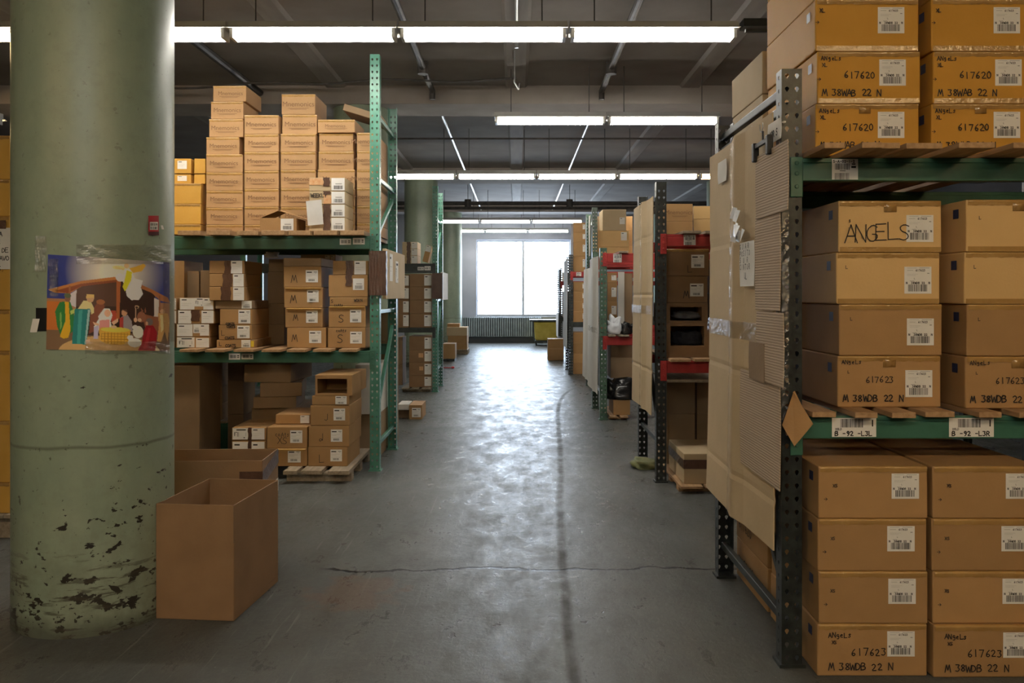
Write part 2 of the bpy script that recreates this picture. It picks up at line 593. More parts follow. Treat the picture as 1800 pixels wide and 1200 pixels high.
# ------------------------------------------------------------------ stroke lettering
GLY = {
    '9': [[(.6, .65), (.35, .5), (.1, .7), (.3, 1), (.6, .85), (.55, .3), (.3, 0)]], '4': [[(.45, 0), (.45, 1), (.02, .35), (.65, .35)]],
    'J': [[(.5, 1), (.5, .2), (.3, 0), (.05, .15)]], 'K': [[(0, 0), (0, 1)], [(.6, 1), (.02, .45), (.62, 0)]], 'Y': [[(0, 1), (.33, .5), (.66, 1)], [(.33, .5), (.33, 0)]], '5': [[(.6, 1), (.1, 1), (.08, .55), (.45, .6), (.6, .3), (.35, 0), (.03, .08)]],
    'A': [[(0, 0), (.35, 1), (.7, 0)], [(.14, .38), (.56, .38)]],
    'B': [[(0, 0), (0, 1), (.45, .97), (.55, .78), (.4, .57), (.02, .53)], [(.35, .56), (.65, .35), (.5, .05), (0, 0)]],
    'C': [[(.65, .85), (.4, 1), (.08, .75), (.05, .3), (.3, 0), (.65, .12)]],
    'D': [[(0, 0), (0, 1), (.4, .92), (.64, .5), (.4, .08), (0, 0)]],
    'E': [[(.6, 1), (0, .97), (0, 0), (.62, .03)], [(0, .52), (.5, .54)]],
    'F': [[(.6, 1), (0, .97), (0, 0)], [(0, .52), (.5, .54)]],
    'G': [[(.65, .85), (.4, 1), (.08, .7), (.06, .25), (.35, 0), (.65, .2), (.65, .45), (.38, .45)]],
    'I': [[(.3, 0), (.32, 1)]],
    'L': [[(0, 1), (.02, 0), (.6, .04)]],
    'M': [[(0, 0), (.2, 1), (.4, .3), (.6, 1), (.8, 0)]],
    'N': [[(0, 0), (.05, 1), (.6, 0), (.62, 1)]],
    'O': [[(.35, 1), (.05, .75), (.05, .25), (.35, 0), (.65, .25), (.65, .75), (.35, 1)]],
    'P': [[(0, 0), (.02, 1), (.5, .95), (.6, .7), (.4, .48), (.02, .45)]],
    'R': [[(0, 0), (.02, 1), (.5, .95), (.6, .7), (.4, .5), (.02, .45)], [(.25, .47), (.65, 0)]],
    'S': [[(.62, .88), (.35, 1), (.08, .85), (.12, .6), (.5, .45), (.62, .2), (.35, 0), (.02, .1)]],
    'T': [[(0, 1), (.7, .97)], [(.35, .98), (.34, 0)]],
    'V': [[(0, 1), (.33, 0), (.7, 1)]],
    'W': [[(0, 1), (.18, 0), (.4, .75), (.6, 0), (.8, 1)]],
    'X': [[(0, 1), (.65, 0)], [(.65, 1), (0, 0)]],
    'H': [[(0, 0), (0, 1)], [(.6, 0), (.6, 1)], [(0, .5), (.6, .52)]],
    'U': [[(0, 1), (.03, .2), (.3, 0), (.6, .2), (.62, 1)]],
    'Z': [[(0, 1), (.6, 1), (0, 0), (.62, 0)]],
    '0': [[(.35, 1), (.08, .75), (.08, .25), (.35, 0), (.6, .25), (.6, .75), (.35, 1)]],
    '1': [[(.3, .95), (.34, 0)]],
    '2': [[(.05, .8), (.3, 1), (.58, .78), (.45, .45), (.03, .02), (.65, .04)]],
    '3': [[(.05, .95), (.6, .95), (.3, .58), (.6, .35), (.35, 0), (.03, .1)]],
    '6': [[(.5, 1), (.15, .6), (.08, .2), (.35, 0), (.6, .25), (.35, .48), (.1, .3)]],
    '7': [[(.03, .97), (.62, .97), (.28, 0)]],
    '8': [[(.35, .52), (.08, .78), (.35, 1), (.6, .78), (.35, .52), (.05, .25), (.35, 0), (.65, .25), (.35, .52)]],
    '-': [[(.1, .5), (.55, .5)]],
    '.': [[(.3, 0), (.34, .05)]],
    '>': [[(0, .5), (.7, .5)], [(.4, .8), (.72, .5), (.4, .2)]],
    'c': [[(.6, .6), (.35, .75), (.1, .4), (.35, .05), (.62, .18)]],
    'o': [[(.35, .7), (.1, .4), (.35, .05), (.6, .4), (.35, .7)]],
    'd': [[(.55, 1.1), (.55, .1), (.45, .3), (.25, 0), (.05, .2), (.25, .42), (.5, .3)]],
    't': [[(.3, 1), (.3, .05), (.5, 0)], [(.1, .65), (.55, .68)]],
    's': [[(.55, .6), (.3, .7), (.15, .5), (.5, .3), (.3, 0), (.05, .1)]],
    'g': [[(.5, .65), (.25, .75), (.08, .45), (.3, .25), (.52, .5), (.5, -.2), (.15, -.2)]],
    'e': [[(.08, .4), (.55, .42), (.4, .7), (.12, .5), (.15, .1), (.55, .08)]],
}
SMOOTH = set('BCDGOPRSU0236896cosdge')


def chaikin(p):
    q = [p[0]]
    for a, b in zip(p, p[1:]):
        q.append((a[0] * .75 + b[0] * .25, a[1] * .75 + b[1] * .25))
        q.append((a[0] * .25 + b[0] * .75, a[1] * .25 + b[1] * .75))
    q.append(p[-1])
    return q


def ribbon(mb, pts, w, to3, m):
    w = w * 1.3
    for a, b in zip(pts, pts[1:]):
        dx, dy = b[0] - a[0], b[1] - a[1]
        l = math.hypot(dx, dy) or 1e-6
        ex, ey = dx / l * w * .4, dy / l * w * .4
        nx, ny = -dy / l * w / 2, dx / l * w / 2
        mb.face([to3(a[0] - ex + nx, a[1] - ey + ny), to3(a[0] - ex - nx, a[1] - ey - ny),
                 to3(b[0] + ex - nx, b[1] + ey - ny), to3(b[0] + ex + nx, b[1] + ey + ny)][::-1], m)


def write(mb, text, x, z, h, w, to3, m=0, adv=0.78, jit=0.06, rise=0.0):
    cx = x
    for i, ch in enumerate(text):
        if ch != ' ' and ch in GLY:
            jx, jz, sc = random.uniform(-jit, jit) * h, random.uniform(-jit, jit) * h, random.uniform(1 - jit, 1 + jit)
            for st in GLY[ch]:
                p = chaikin(st) if ch in SMOOTH else st
                ribbon(mb, [(cx + jx + a * h * sc, z + jz + b * h * sc + rise * (cx - x)) for a, b in p], w, to3, m)
        cx += adv * h


def front(y=-0.0009):
    return lambda x, z: (x, y, z)


def make_label(parent, x0, z0, x1, z1, kind='B', to3=None, name='shipping_label', seed=0):
    """a printed paper sticker; to3 maps the sticker plane to the box, off = layer"""
    mb = MB()
    w, h = x1 - x0, z1 - z0
    rnd = random.Random(seed)
    t0 = to3 or (lambda x, z, o: (x, -0.0008 - o, z))
    P = lambda x, z: t0(x, z, 0.0)
    T = lambda x, z: t0(x, z, 0.0006)
    mb.face([P(x0, z0), P(x1, z0), P(x1, z1), P(x0, z1)], 0)

    def r(a, b, c, d, m=1):
        mb.face([T(x0 + a * w, z0 + b * h), T(x0 + c * w, z0 + b * h), T(x0 + c * w, z0 + d * h), T(x0 + a * w, z0 + d * h)], m)

    def bars(a, b, c, d, n=22):
        x = a
        while x < c:
            bw = rnd.choice((.007, .012, .02)) * (c - a) / .6
            r(x, b, min(x + bw, c), d)
            x += bw + rnd.choice((.008, .012, .018)) * (c - a) / .6
    if kind == 'A':
        r(.10, .945, .45, .955, 2), r(.55, .945, .92, .96, 2)
        r(.10, .86, .32, .872, 2)
        write(mb, '617623', x0 + .42 * w, z0 + .83 * h, .07 * h, .012 * h, T, 1, adv=.85, jit=0)
        r(.10, .72, .5, .726, 2), r(.10, .67, .42, .676, 2), r(.84, .74, .92, .77, 2)
        write(mb, 'L', x0 + .36 * w, z0 + .54 * h, .05 * h, .007 * h, T, 1, jit=0)
        r(.2, .46, .36, .475, 2)
        write(mb, 'N  38WDB 22  N', x0 + .06 * w, z0 + .36 * h, .075 * h, .014 * h, T, 1, adv=.86, jit=0)
        bars(.14, .08, .84, .34)
    elif kind == 'B':
        r(.08, .78, .5, .87), r(.66, .82, .92, .88, 2), r(.76, .74, .86, .77, 2)
        r(.08, .6, .8, .612, 2), r(.08, .5, .5, .512, 2), r(.08, .34, .85, .35, 2)
        bars(.22, .10, .72, .27)
    elif kind == 'C':
        r(.3, .5, .8, .56, 2)
        bars(.18, .1, .85, .4)
    elif kind == 'W':
        r(.12, .8, .46, .88), r(.1, .52, .8, .53, 2), r(.1, .36, .6, .37, 2)
    elif kind == 'H':
        r(.25, .8, .85, .9), r(.1, .62, .3, .66), r(.12, .3, .16, .6), r(.3, .25, .33, .65), r(.38, .25, .4, .65)
        r(.1, .5, .2, .54), r(.7, .12, .8, .2), r(.84, .3, .86, .62, 2)
    elif kind == 'L':   # rack location label
        write(mb, '5-A-02-1-2', x0 + .05 * w, z0 + .82 * h, .12 * h, .022 * h, T, 1, adv=.82 * w / h * .85, jit=0)
        bars(.12, .48, .68, .78)
        r(.76, .72, .9, .78), r(.74, .56, .92, .66)
        r(.3, .41, .52, .44)
        bars(.1, .0, .66, .32)
    elif kind in ('NL', 'NR'):
        bars(.2, .5, .7, .95)
        r(.9, .55, .93, .9)
        write(mb, 'HOLD', x0 + .08 * w, z0 + .36 * h, .11 * h, .016 * h, T, 1, jit=0)
        write(mb, 'B -92 -L3' + kind[1], x0 + .07 * w, z0 + .06 * h, .24 * h, .04 * h, T, 1, adv=.85 * w / h / 10 / .24, jit=0)
    elif kind == 'M':   # rack location label, small
        bars(.12, .25, .62, .75)
        r(.74, .55, .9, .7), r(.74, .3, .9, .42)
    return mb.build(name, ['paper', 'ink', 'ink_grey'], parent)


# ------------------------------------------------------------------ cardboard boxes
def body_mesh(w, dep, h, rnd, bev=0.004):
    mb = MB()
    j = lambda s=0.0025: rnd.uniform(0, s)
    p = []
    for zi in (0, 1):
        for yi in (0, 1):
            for xi in (0, 1):
                p.append(((-w / 2 + j()) if xi == 0 else (w / 2 - j()), (j(.002) if yi == 0 else dep - j()), (0.0005 if zi == 0 else h - 0.001)))
    mb.hexa(p)
    return mb


TEXTMESH = {}


def brand_mesh(text, size):
    key = (text, size)
    if key not in TEXTMESH:
        cu = bpy.data.curves.new('print', 'FONT')
        cu.body = text
        cu.size = size
        cu.align_x = 'CENTER'
        ob = bpy.data.objects.new('tmp', cu)
        COL.objects.link(ob)
        dg = bpy.context.evaluated_depsgraph_get()
        me = bpy.data.meshes.new_from_object(ob.evaluated_get(dg))
        me.transform(Matrix.Rotation(math.radians(90), 4, 'X'))
        bpy.data.objects.remove(ob)
        me.materials.clear()
        me.materials.append(MATS['ink_faint'])
        TEXTMESH[key] = me
    return TEXTMESH[key]


def edge_tape(parent, w, h, rnd, mat='tape_edge', drop=0.022, name='tape', tab=None, bottom=False):
    mb = MB()
    ph = rnd.uniform(0, 9)

    def fn(u, v):
        x = (-0.485 + 0.97 * u) * w
        wav = 0.0012 * math.sin(u * 37 + ph) + 0.0008 * math.sin(u * 83 + ph * 2)
        prof = [(-0.0010, h - drop), (-0.0030, h - 0.011), (-0.0042, h - 0.0065), (-0.0012, h - 0.0012), (0.010, h - 0.0006)]
        y, z = prof[int(round(v * 4))]
        k = 1.0 if z > h - drop * .6 else 0.5
        return (x, y - abs(wav) * k, z + (wav * 1.2 if v < .1 else 0) + (0 if z < h - .002 else 0))
    mb.grid(fn, 26, 4)
    if bottom:
        mb.grid(lambda u, v: ((-0.485 + 0.97 * u) * w, -0.0012 - 0.001 * abs(math.sin(u * 29 + ph)), 0.001 + v * drop * .9), 20, 1)
    if tab:
        a, b, c = tab
        mb.box(-w / 2 + a * w, -0.0026, h - c, -w / 2 + b * w, -0.0012, h - 0.003)
    return mb.build(name, mat, parent, smooth=True)


CARTON_N = [0]


def carton(x0, x1, z0, z1, y, dep, label, group=None, mat='kraft', rz=0.0, ry=0.0, rx=0.0, labs=(), texts=(), etape=False, tab=None,
           btape=(), mid=None, hollow=None, blue=None, brand=None, sidelab=None, cat='box', lip=False, yellow=None, bottom=False,
           flap=None, sidetext=None, rndz=True, wrap=None, fillmat=None):
    """cardboard box: x0..x1, z0..z1 of the front face at depth y, dep deep"""
    CARTON_N[0] += 1
    rnd = random.Random(CARTON_N[0])
    w, h = x1 - x0, z1 - z0
    if rndz and rz == 0 and ry == 0:
        rz = rnd.uniform(-0.006, 0.006)
    t = thing('cardboard_box', label, cat, ((x0 + x1) / 2, y, z0), rz, group, rx=rx, ry=ry)
    tk = 0.006
    if hollow == 'top':
        mb = MB()
        mb.box(-w / 2, 0, 0, w / 2, dep, tk)
        mb.box(-w / 2, 0, tk, w / 2, tk, h)
        mb.box(-w / 2, dep - tk, tk, w / 2, dep, h)
        mb.box(-w / 2, tk, tk, -w / 2 + tk, dep - tk, h)
        mb.box(w / 2 - tk, tk, tk, w / 2, dep - tk, h)
        mb.build('box_body', mat, t)
    elif hollow == 'front':
        mb = MB()
        a, b, c, d = flap or (.1, .1, .9, .75)      # opening in fractions of the front
        X0, X1, Z0, Z1 = -w / 2 + a * w, -w / 2 + c * w, b * h, d * h
        mb.box(-w / 2, 0, 0, w / 2, dep, max(Z0, tk))
        mb.box(-w / 2, 0, Z1, w / 2, dep, h - .001)
        mb.box(-w / 2, 0, max(Z0, tk), X0, dep, Z1)
        mb.box(X1, 0, max(Z0, tk), w / 2, dep, Z1)
        mb.box(X0, dep * .5, max(Z0, tk), X1, dep, Z1)
        mb.build('box_body', mat, t)
    else:
        body_mesh(w, dep, h, rnd).build('box_body', mat, t, bevel=0.005 if w > .25 else .003)
    if lip:         # a slightly open top flap edge showing along the front
        mb = MB()
        mb.hexa([(-w * .42, -.004, h - .018), (w * .44, -.004, h - .020), (-w * .42, .001, h - .018), (w * .44, .001, h - .018),
                 (-w * .46, -.012, h - .006), (w * .46, -.012, h - .006), (-w * .46, .001, h - .001), (w * .46, .001, h - .001)])
        mb.build('flap', 'kraft_lip', t)
    if etape:
        edge_tape(t, w, h, rnd, tab=tab, bottom=bottom)
    for (a, b, *zz) in btape:
        zb, zt = zz if zz else (0.0, 1.0)
        mb = MB()
        n = 6
        X0, X1 = -w / 2 + a * w, -w / 2 + b * w
        mb.grid(lambda u, v: (X0 + (X1 - X0) * u + 0.004 * math.sin(v * 9 + a * 9), -0.0022 - 0.0012 * math.sin(u * 11 + v * 17) ** 2, (zb + (zt - zb) * v) * h), 5, n)
        mb.build('packing_tape', 'tape_brown', t)
    if mid:
        a, b, c, d, mm = mid
        mb = MB()
        mb.box(-w / 2 + a * w, -0.0016, c * h, -w / 2 + b * w, -0.0002, d * h)
        mb.build('packing_tape', mm, t)
    for q in labs:
        a, b, c, d, k = q[:5]
        make_label(t, -w / 2 + a * w, b * h, -w / 2 + c * w, d * h, k, seed=CARTON_N[0])
    if yellow:
        a, b, c, d = yellow
        mb = MB()
        mb.face([(-w / 2 + a * w, -.0016, b * h), (-w / 2 + c * w, -.0016, b * h), (-w / 2 + c * w, -.0016, d * h), (-w / 2 + a * w, -.0016, d * h)])
        mb.build('sticker', 'yellow_mark', t)
    if texts:
        mb = MB()
        for q in texts:
            s, fx, fz, hh, ww = q[:5]
            adv = q[5] if len(q) > 5 else .78
            write(mb, s, -w / 2 + fx * w, fz * h, hh, ww, front(-0.0030), 0, adv=adv, rise=q[6] if len(q) > 6 else 0)
        mb.build('handwriting', 'ink', t)
    if blue:        # small dark square printed on the side nearest the aisle
        mb = MB()
        s = blue
        X = s * (w / 2 + .0009)
        mb.face([(X, .055, h * .66), (X, .098, h * .66), (X, .098, h * .84), (X, .055, h * .84)])
        mb.build('colour_sticker', 'blue_mark', t)
    if sidetext:
        sgn, lines = sidetext
        mb = MB()
        for (s, fy, fz, hh, ww) in lines:
            if sgn < 0:
                write(mb, s, -fy * dep, fz * h, hh, ww, lambda u, z: (-w / 2 - .0012, -u, z), 0)
            else:
                write(mb, s, fy * dep, fz * h, hh, ww, lambda u, z: (w / 2 + .0012, u, z), 0)
        mb.build('handwriting', 'ink', t)
    if sidelab:
        sgn, a, b, c, d, k = sidelab
        if sgn > 0:
            make_label(t, a * dep, b * h, c * dep, d * h, k, to3=lambda u, z, o: (w / 2 + .001 + o, u, z))
        else:
            make_label(t, -c * dep, b * h, -a * dep, d * h, k, to3=lambda u, z, o: (-w / 2 - .001 - o, -u, z))
    if brand:
        me = brand_mesh('Mnemonics', h * .34)
        o = bpy.data.objects.new('printed_brand', me)
        COL.objects.link(o)
        o.parent = t
        o.location = (rnd.uniform(-.01, .01), -0.0025, h * .40)
        mb = MB()
        for zz, hw in ((.30, .30), (.25, .24)):
            mb.face([(-w * hw, -.0025, h * zz), (w * hw, -.0025, h * zz), (w * hw, -.0025, h * (zz + .018)), (-w * hw, -.0025, h * (zz + .018))])
        mb.build('printed_line', 'ink_faint', t)
    if wrap:       # brown tape band right round the box (front and both sides)
        a, b = wrap
        mb = MB()
        e = 0.0018
        mb.grid(lambda u, v: (-w / 2 - e + (w + 2 * e) * u, -e - 0.002 * math.sin(u * 23 + v * 5) ** 2, (a + (b - a) * v) * h), 16, 3)
        mb.grid(lambda u, v: (-w / 2 - e - 0.002 * math.sin(u * 23 + v * 5) ** 2, dep * (1 - u), (a + (b - a) * v) * h), 12, 3)
        mb.grid(lambda u, v: (w / 2 + e + 0.002 * math.sin(u * 23 + v * 5) ** 2, dep * u, (a + (b - a) * v) * h), 12, 3)
        mb.build('packing_tape', 'tape_brown', t)
    return t


ORD = ['topmost', 'second from top', 'third from top', 'fourth from top', 'fifth from top', 'sixth from top', 'seventh from top', 'eighth from top', 'ninth from top']


def stack(px0, px1, y, dep, z0, ytops, look, where, group, opts=None, common=None, zmode=False, **kw):
    """a pile of cartons given by pixel tops at depth y, from the bottom one up"""
    n = len(ytops)
    z = z0
    out = []
    looks = look if isinstance(look, (list, tuple)) else [look] * n
    for i, t in enumerate(ytops):
        z1 = t if zmode else PZ(t, y)
        o = dict(common or {})
        o.update(kw)
        if opts and opts.get(i):
            o.update(opts[i])
        a, b = o.pop('x', (px0, px1))
        if not zmode or abs(a) > 20:
            a, b = PX(a, y), PX(b, y)
        dy = o.pop('dy', 0.0)
        dd = o.pop('dep', dep)
        k = n - 1 - i
        ordn = '' if n == 1 else ((', ' + (ORD[k] if i > 0 else 'bottom one')))
        lab = looks[i] + ordn + ' ' + (where if n > 1 else where.replace('of ', 'in ', 1) if where.startswith('of ') else where)
        out.append(carton(a, b, z, z1, y + dy, dd, lab, group, **o))
        z = z1
    return out


# ------------------------------------------------------------------ racks
def holed_plate(mb, x0, x1, y, z0, z1, cols, faceY=True, m=0, pitch=0.0508, r=0.0085):
    """vertical plate full of tear-drop holes. spans x0..x1 (or y range when faceY False, at x=y)"""
    rows = int((z1 - z0) / pitch)
    W = (x1 - x0) / cols
    for c in range(cols):
        for k in range(rows):
            a, b = x0 + c * W, x0 + (c + 1) * W
            lo, hi = z0 + k * pitch, z0 + (k + 1) * pitch
            cx, cz = (a + b) / 2, (lo + hi) / 2
            hole = []
            for q in range(8):
                an = math.pi / 4 * q + math.pi / 4
                rx = r * (1.0 if math.sin(an) > -.1 else .55)
                rz = r * (1.0 if math.sin(an) > -.1 else 1.6)
                hole.append((cx + rx * math.cos(an), cz + rz * math.sin(an)))
            outer = [(b, hi), (cx, hi), (a, hi), (a, cz), (a, lo), (cx, lo), (b, lo), (b, cz)]
            f3 = (lambda u, z: (u, y, z)) if faceY else (lambda u, z: (y, u, z))
            i = mb.av([f3(*p) for p in outer] + [f3(*p) for p in hole])
            for q in range(8):
                q2 = (q + 1) % 8
                mb.f.append((i + q, i + q2, i + 8 + q2, i + 8 + q))
                mb.m.append(m)
    top = z0 + rows * pitch
    if z1 - top > 0.002:
        if faceY:
            mb.face([(x0, y, top), (x1, y, top), (x1, y, z1), (x0, y, z1)], m)
        else:
            mb.face([(y, x0, top), (y, x1, top), (y, x1, z1), (y, x0, z1)], m)


def post(parent, xin, sgn, y, facing, top, mat, holes=True, w=0.076, fl=0.07):
    xa, xb = sorted((xin, xin + sgn * w))
    yf = y
    yi = y + facing * fl
    mb = MB()
    if holes:
        holed_plate(mb, xa, xb, yf, 0.012, top, 2)
        ya, yb = sorted((yf, yi))
        holed_plate(mb, ya, yb, xin, 0.012, top, 1, faceY=False, r=.007)
    else:
        mb.face([(xa, yf, .012), (xb, yf, .012), (xb, yf, top), (xa, yf, top)])
        mb.face([(xin, yf, .012), (xin, yi, .012), (xin, yi, top), (xin, yf, top)])
    xo = xin + sgn * w
    mb.face([(xo, yf, .012), (xo, yi, .012), (xo, yi, top), (xo, yf, top)])
    o = mb.build('upright_post', mat, parent, solid=0.0025, offset=0)
    f = MB()
    f.box(xa - .012, min(yf, yi) - .012, 0.0, xb + .012, max(yf, yi) + .012, .012)
    f.build('foot_plate', mat, parent)
    return o


def rack(label, xin, sgn, yf, yb, top, pmat_, levels, length=2.75, struts=(), group='pallet racks along the aisle', holes=True,
         llabs=(), strut_mat=None, top_b=None, rearbeam=True, rearmat=None):
    t = thing('pallet_rack', label, 'rack', (0, 0, 0), 0, group)
    post(t, xin, sgn, yf, +1, top, pmat_, holes)
    post(t, xin, sgn, yb, -1, top_b or top, pmat_, holes)
    post(t, xin + sgn * (length + .076), sgn, yf, +1, top, pmat_, False)
    post(t, xin + sgn * (length + .076), sgn, yb, -1, top, pmat_, False)
    xm = xin + sgn * .038
    for s in struts:
        mb = MB()
        if s[0] == 'h':
            mb.bar((xm, yf + .03, s[1]), (xm, yb - .03, s[1]), .035, .03)
        else:
            mb.bar((xm, yf + .05, s[1]), (xm, yb - .05, s[2]), .035, .03)
        mb.build('brace', strut_mat or pmat_, t, bevel=.004)
    mb = MB()
    xf = xin + sgn * (length + .076 + .038)
    for z in (.3, 1.3, 2.1):
        mb.bar((xf, yf + .03, z), (xf, yb - .03, z), .035, .03)
    mb.build('brace', pmat_, t)
    x1, x2 = xin + sgn * .078, xin + sgn * (length + .074)
    for li, (zt, hh, bm) in enumerate(levels):
        for yy, s in ((yf, 1), (yb, -1)):
            if s < 0 and not rearbeam:
                continue
            mb = MB()
            ya, yb2 = sorted((yy + s * -.004, yy + s * .045))
            mb.box(min(x1, x2), ya, zt - hh, max(x1, x2), yb2, zt - .018)
            ya3, yb3 = sorted((yy + s * -.004, yy + s * .028))
            mb.box(min(x1, x2), ya3, zt - .018, max(x1, x2), yb3, zt)
            for xx, dr in ((x1, -sgn), (x2, sgn)):
                c0, c1 = sorted((xx, xx + dr * .048))
                yq0, yq1 = sorted((yy - s * .0045, yy - s * .009))
                mb.box(c0, yq0, zt - .15, c1, yq1, zt + .004)
                if s > 0:
                    for zz in (.02, .06, .11):
                        mb.tube(((c0 + c1) / 2, yy - .009, zt - zz), ((c0 + c1) / 2, yy - .014, zt - zz), .009, 8)
            b = mb.build('beam', bm if s > 0 else (rearmat or bm), t, bevel=.003)
            if s > 0:
                for (lv, a, c, z0, z1, k) in llabs:
                    if lv == li:
                        make_label(b, a, z0, c, z1, k, to3=lambda x, z, o: (x, yf - .006 - o, z), name='location_label')
    return t


def boards(px_list, yfront, yback, ztop, label, group=None, mat='wood', thick=.022, meters=False, runners=True, zbot=None):
    """pallet: deck boards running front to back on cross runners"""
    t = thing('wooden_pallet', label, 'pallet', (0, yfront, ztop - .02), 0, group)
    xs = []
    for a, b in px_list:
        xa, xb = (a, b) if meters else (PX(a, yfront), PX(b, yfront))
        xs += [xa, xb]
        mb = MB()
        j = random.uniform(-.015, .015)
        mb.box(xa, j, .021 - thick, xb, yback - yfront, .02)
        mb.build('deck_board', mat, t, bevel=.002)
    if zbot is not None:
        lo = zbot - (ztop - .02)
        for f in (.16, .55, .94):
            mb = MB()
            yc = (yback - yfront) * f
            mb.box(min(xs), yc - .045, lo, max(xs), yc + .045, .02 - thick)
            mb.build('runner', mat, t, bevel=.002)
    return t


def rebase(t, loc):
    loc = Vector(loc)
    t.location = loc
    for c in t.children:
        c.location = c.location - loc
    return t


def children_of(t):
    return [o for o in bpy.data.objects if o.parent == t]


# ------------------------------------------------------------------ the building
CZ = 3.92          # ceiling height
RX0, RX1, RY0, RY1 = -11.5, 9.5, -7.0, 25.6
mb = MB(); mb.box(RX0, RY0, -.2, RX1, RY1 + .3, 0)
structure(mb.build('floor', 'floor_concrete'), 'worn grey concrete floor of the warehouse aisle', 'floor')
mb = MB(); mb.box(RX0 - .2, RY0 - .2, CZ, RX1 + .2, RY1 + .5, CZ + .2)
structure(mb.build('ceiling', 'ceiling_paint'), 'dark painted concrete ceiling slab', 'ceiling')
mb = MB(); mb.box(RX0 - .2, RY0 - .2, -.2, RX0, RY1 + .3, CZ)
structure(mb.build('wall_left', 'wall_dark'), 'dark wall far off on the left', 'wall')
mb = MB(); mb.box(RX1, RY0 - .2, -.2, RX1 + .2, RY1 + .3, CZ)
structure(mb.build('wall_right', 'wall_dark'), 'dark wall far off on the right', 'wall')
mb = MB(); mb.box(RX0, RY0 - .2, -.2, RX1, RY0, CZ)
structure(mb.build('wall_front', 'wall_dark'), 'dark wall behind the viewer', 'wall')
WX0, WX1, WZ0, WZ1 = -1.20, 1.62, 0.78, 3.08
mb = MB()
mb.box(RX0, RY1, 0, WX0, RY1 + .3, CZ)
mb.box(WX1, RY1, 0, RX1, RY1 + .3, CZ)
mb.box(WX0, RY1, 0, WX1, RY1 + .3, WZ0)
mb.box(WX0, RY1, WZ1, WX1, RY1 + .3, CZ)
structure(mb.build('wall_back', 'wall_paint'), 'pale blue-grey end wall around the bright window', 'wall')
# the window: two tall sashes
win = bpy.data.objects.new('window_1', None); COL.objects.link(win)
structure(win, 'large overexposed steel window at the far end of the aisle', 'window')
mb = MB()
yw = RY1 + .12
xm = .20
for x in (WX0, xm, WX1):
    mb.box(x - .035, yw, WZ0, x + .035, yw + .06, WZ1)
for z in (WZ0 + .03, WZ1 - .03):
    mb.box(WX0, yw + .005, z - .03, WX1, yw + .055, z + .03)
for (x0, x1, zs) in ((WX0, xm, (2.13, 1.26)), (xm, WX1, (1.72,))):
    for z in zs:
        mb.box(x0, yw + .01, z - .012, x1, yw + .05, z + .012)
mb.build('window_frame', 'frame_paint', win)
mb = MB(); mb.box(WX0, yw + .028, WZ0, WX1, yw + .034, WZ1)
mb.build('window_pane', 'glass', win)
mb = MB(); mb.box(WX0 - .05, RY1 - .08, WZ0 - .04, WX1 + .05, RY1 + .12, WZ0)
mb.build('window_sill', 'frame_paint', win)

# columns: round, green, in two rows 6.6 m apart
COLX, COLY, COLR = -1.912, 3.874, 0.333


def column(x, y, label, group, r=COLR, seg=96):
    mb = MB()
    n, nz = seg, 24
    i = mb.av([(r * math.cos(2 * math.pi * k / n), r * math.sin(2 * math.pi * k / n), CZ * j / nz) for j in range(nz + 1) for k in range(n)])
    for j in range(nz):
        for k in range(n):
            mb.f.append((i + j * n + k, i + j * n + (k + 1) % n, i + (j + 1) * n + (k + 1) % n, i + (j + 1) * n + k))
            mb.m.append(0)
    o = mb.build('column', 'column_paint', smooth=True)
    o.location = (x, y, 0)
    tag(o, label, 'column', group, 'structure')
    return o


column(COLX, COLY, 'thick round green column with chipped paint and a taped nativity poster', 'round green columns')
column(COLX, 10.5, 'round green column hidden behind the cartons of the near left rack', 'round green columns', seg=48)
column(COLX, 17.1, 'round green column standing behind the far left rack', 'round green columns', seg=48)
column(COLX + .06, 23.7, 'pale green column nearest the end wall, left of the bright window', 'round green columns', seg=48)
for k, y in enumerate((10.5, 17.1, 23.7)):
    column(4.15, y, 'round green column in the right-hand row, ' + ('nearest', 'middle', 'farthest')[k] + ' of three', 'round green columns', seg=48)

# ceiling ribs (paler cast strips along the aisle) and cross beams
HC = CZ - H
tn = 0
for a, w in ((-.865, .20), (0.0, .20), (.83, .20), (-1.75, .2), (1.7, .2)):
    tn += 1
    mb = MB()
    x = a * HC
    mb.hexa([(x - w / 2, RY0, CZ - .03), (x + w / 2, RY0, CZ - .03), (x - w / 2, RY1, CZ - .03), (x + w / 2, RY1, CZ - .03),
             (x - w / 2 - .03, RY0, CZ), (x + w / 2 + .03, RY0, CZ), (x - w / 2 - .03, RY1, CZ), (x + w / 2 + .03, RY1, CZ)])
    structure(mb.build('trim_%d' % tn, 'ceiling_rib'), 'pale cast rib running lengthwise under the ceiling', 'rib')
for y in (10.5, 17.1, 23.7):
    tn += 1
    mb = MB(); mb.box(RX0, y - .35, CZ - .22, RX1, y + .35, CZ)
    structure(mb.build('trim_%d' % tn, 'ceiling_paint'), 'shallow concrete beam crossing the ceiling', 'beam')


def pipe(label, pts, r, mat='iron_pipe', cat='pipe', group='pipes under the ceiling', name='ceiling_pipe', fit=()):
    mb = MB()
    for a, b in zip(pts, pts[1:]):
        mb.tube(a, b, r, 10)
    t = mb.build(name, mat, smooth=False)
    tag(t, label, cat, group)
    for p in fit:
        q = MB()
        q.tube((p[0] - .0, p[1], p[2] - r * 1.9), (p[0], p[1], p[2] + r * 1.9), r * 1.7, 10)
        q.tube((p[0], p[1], p[2]), (p[0], p[1], CZ), .006, 6)
        q.build('hanger', mat, t)
    return t


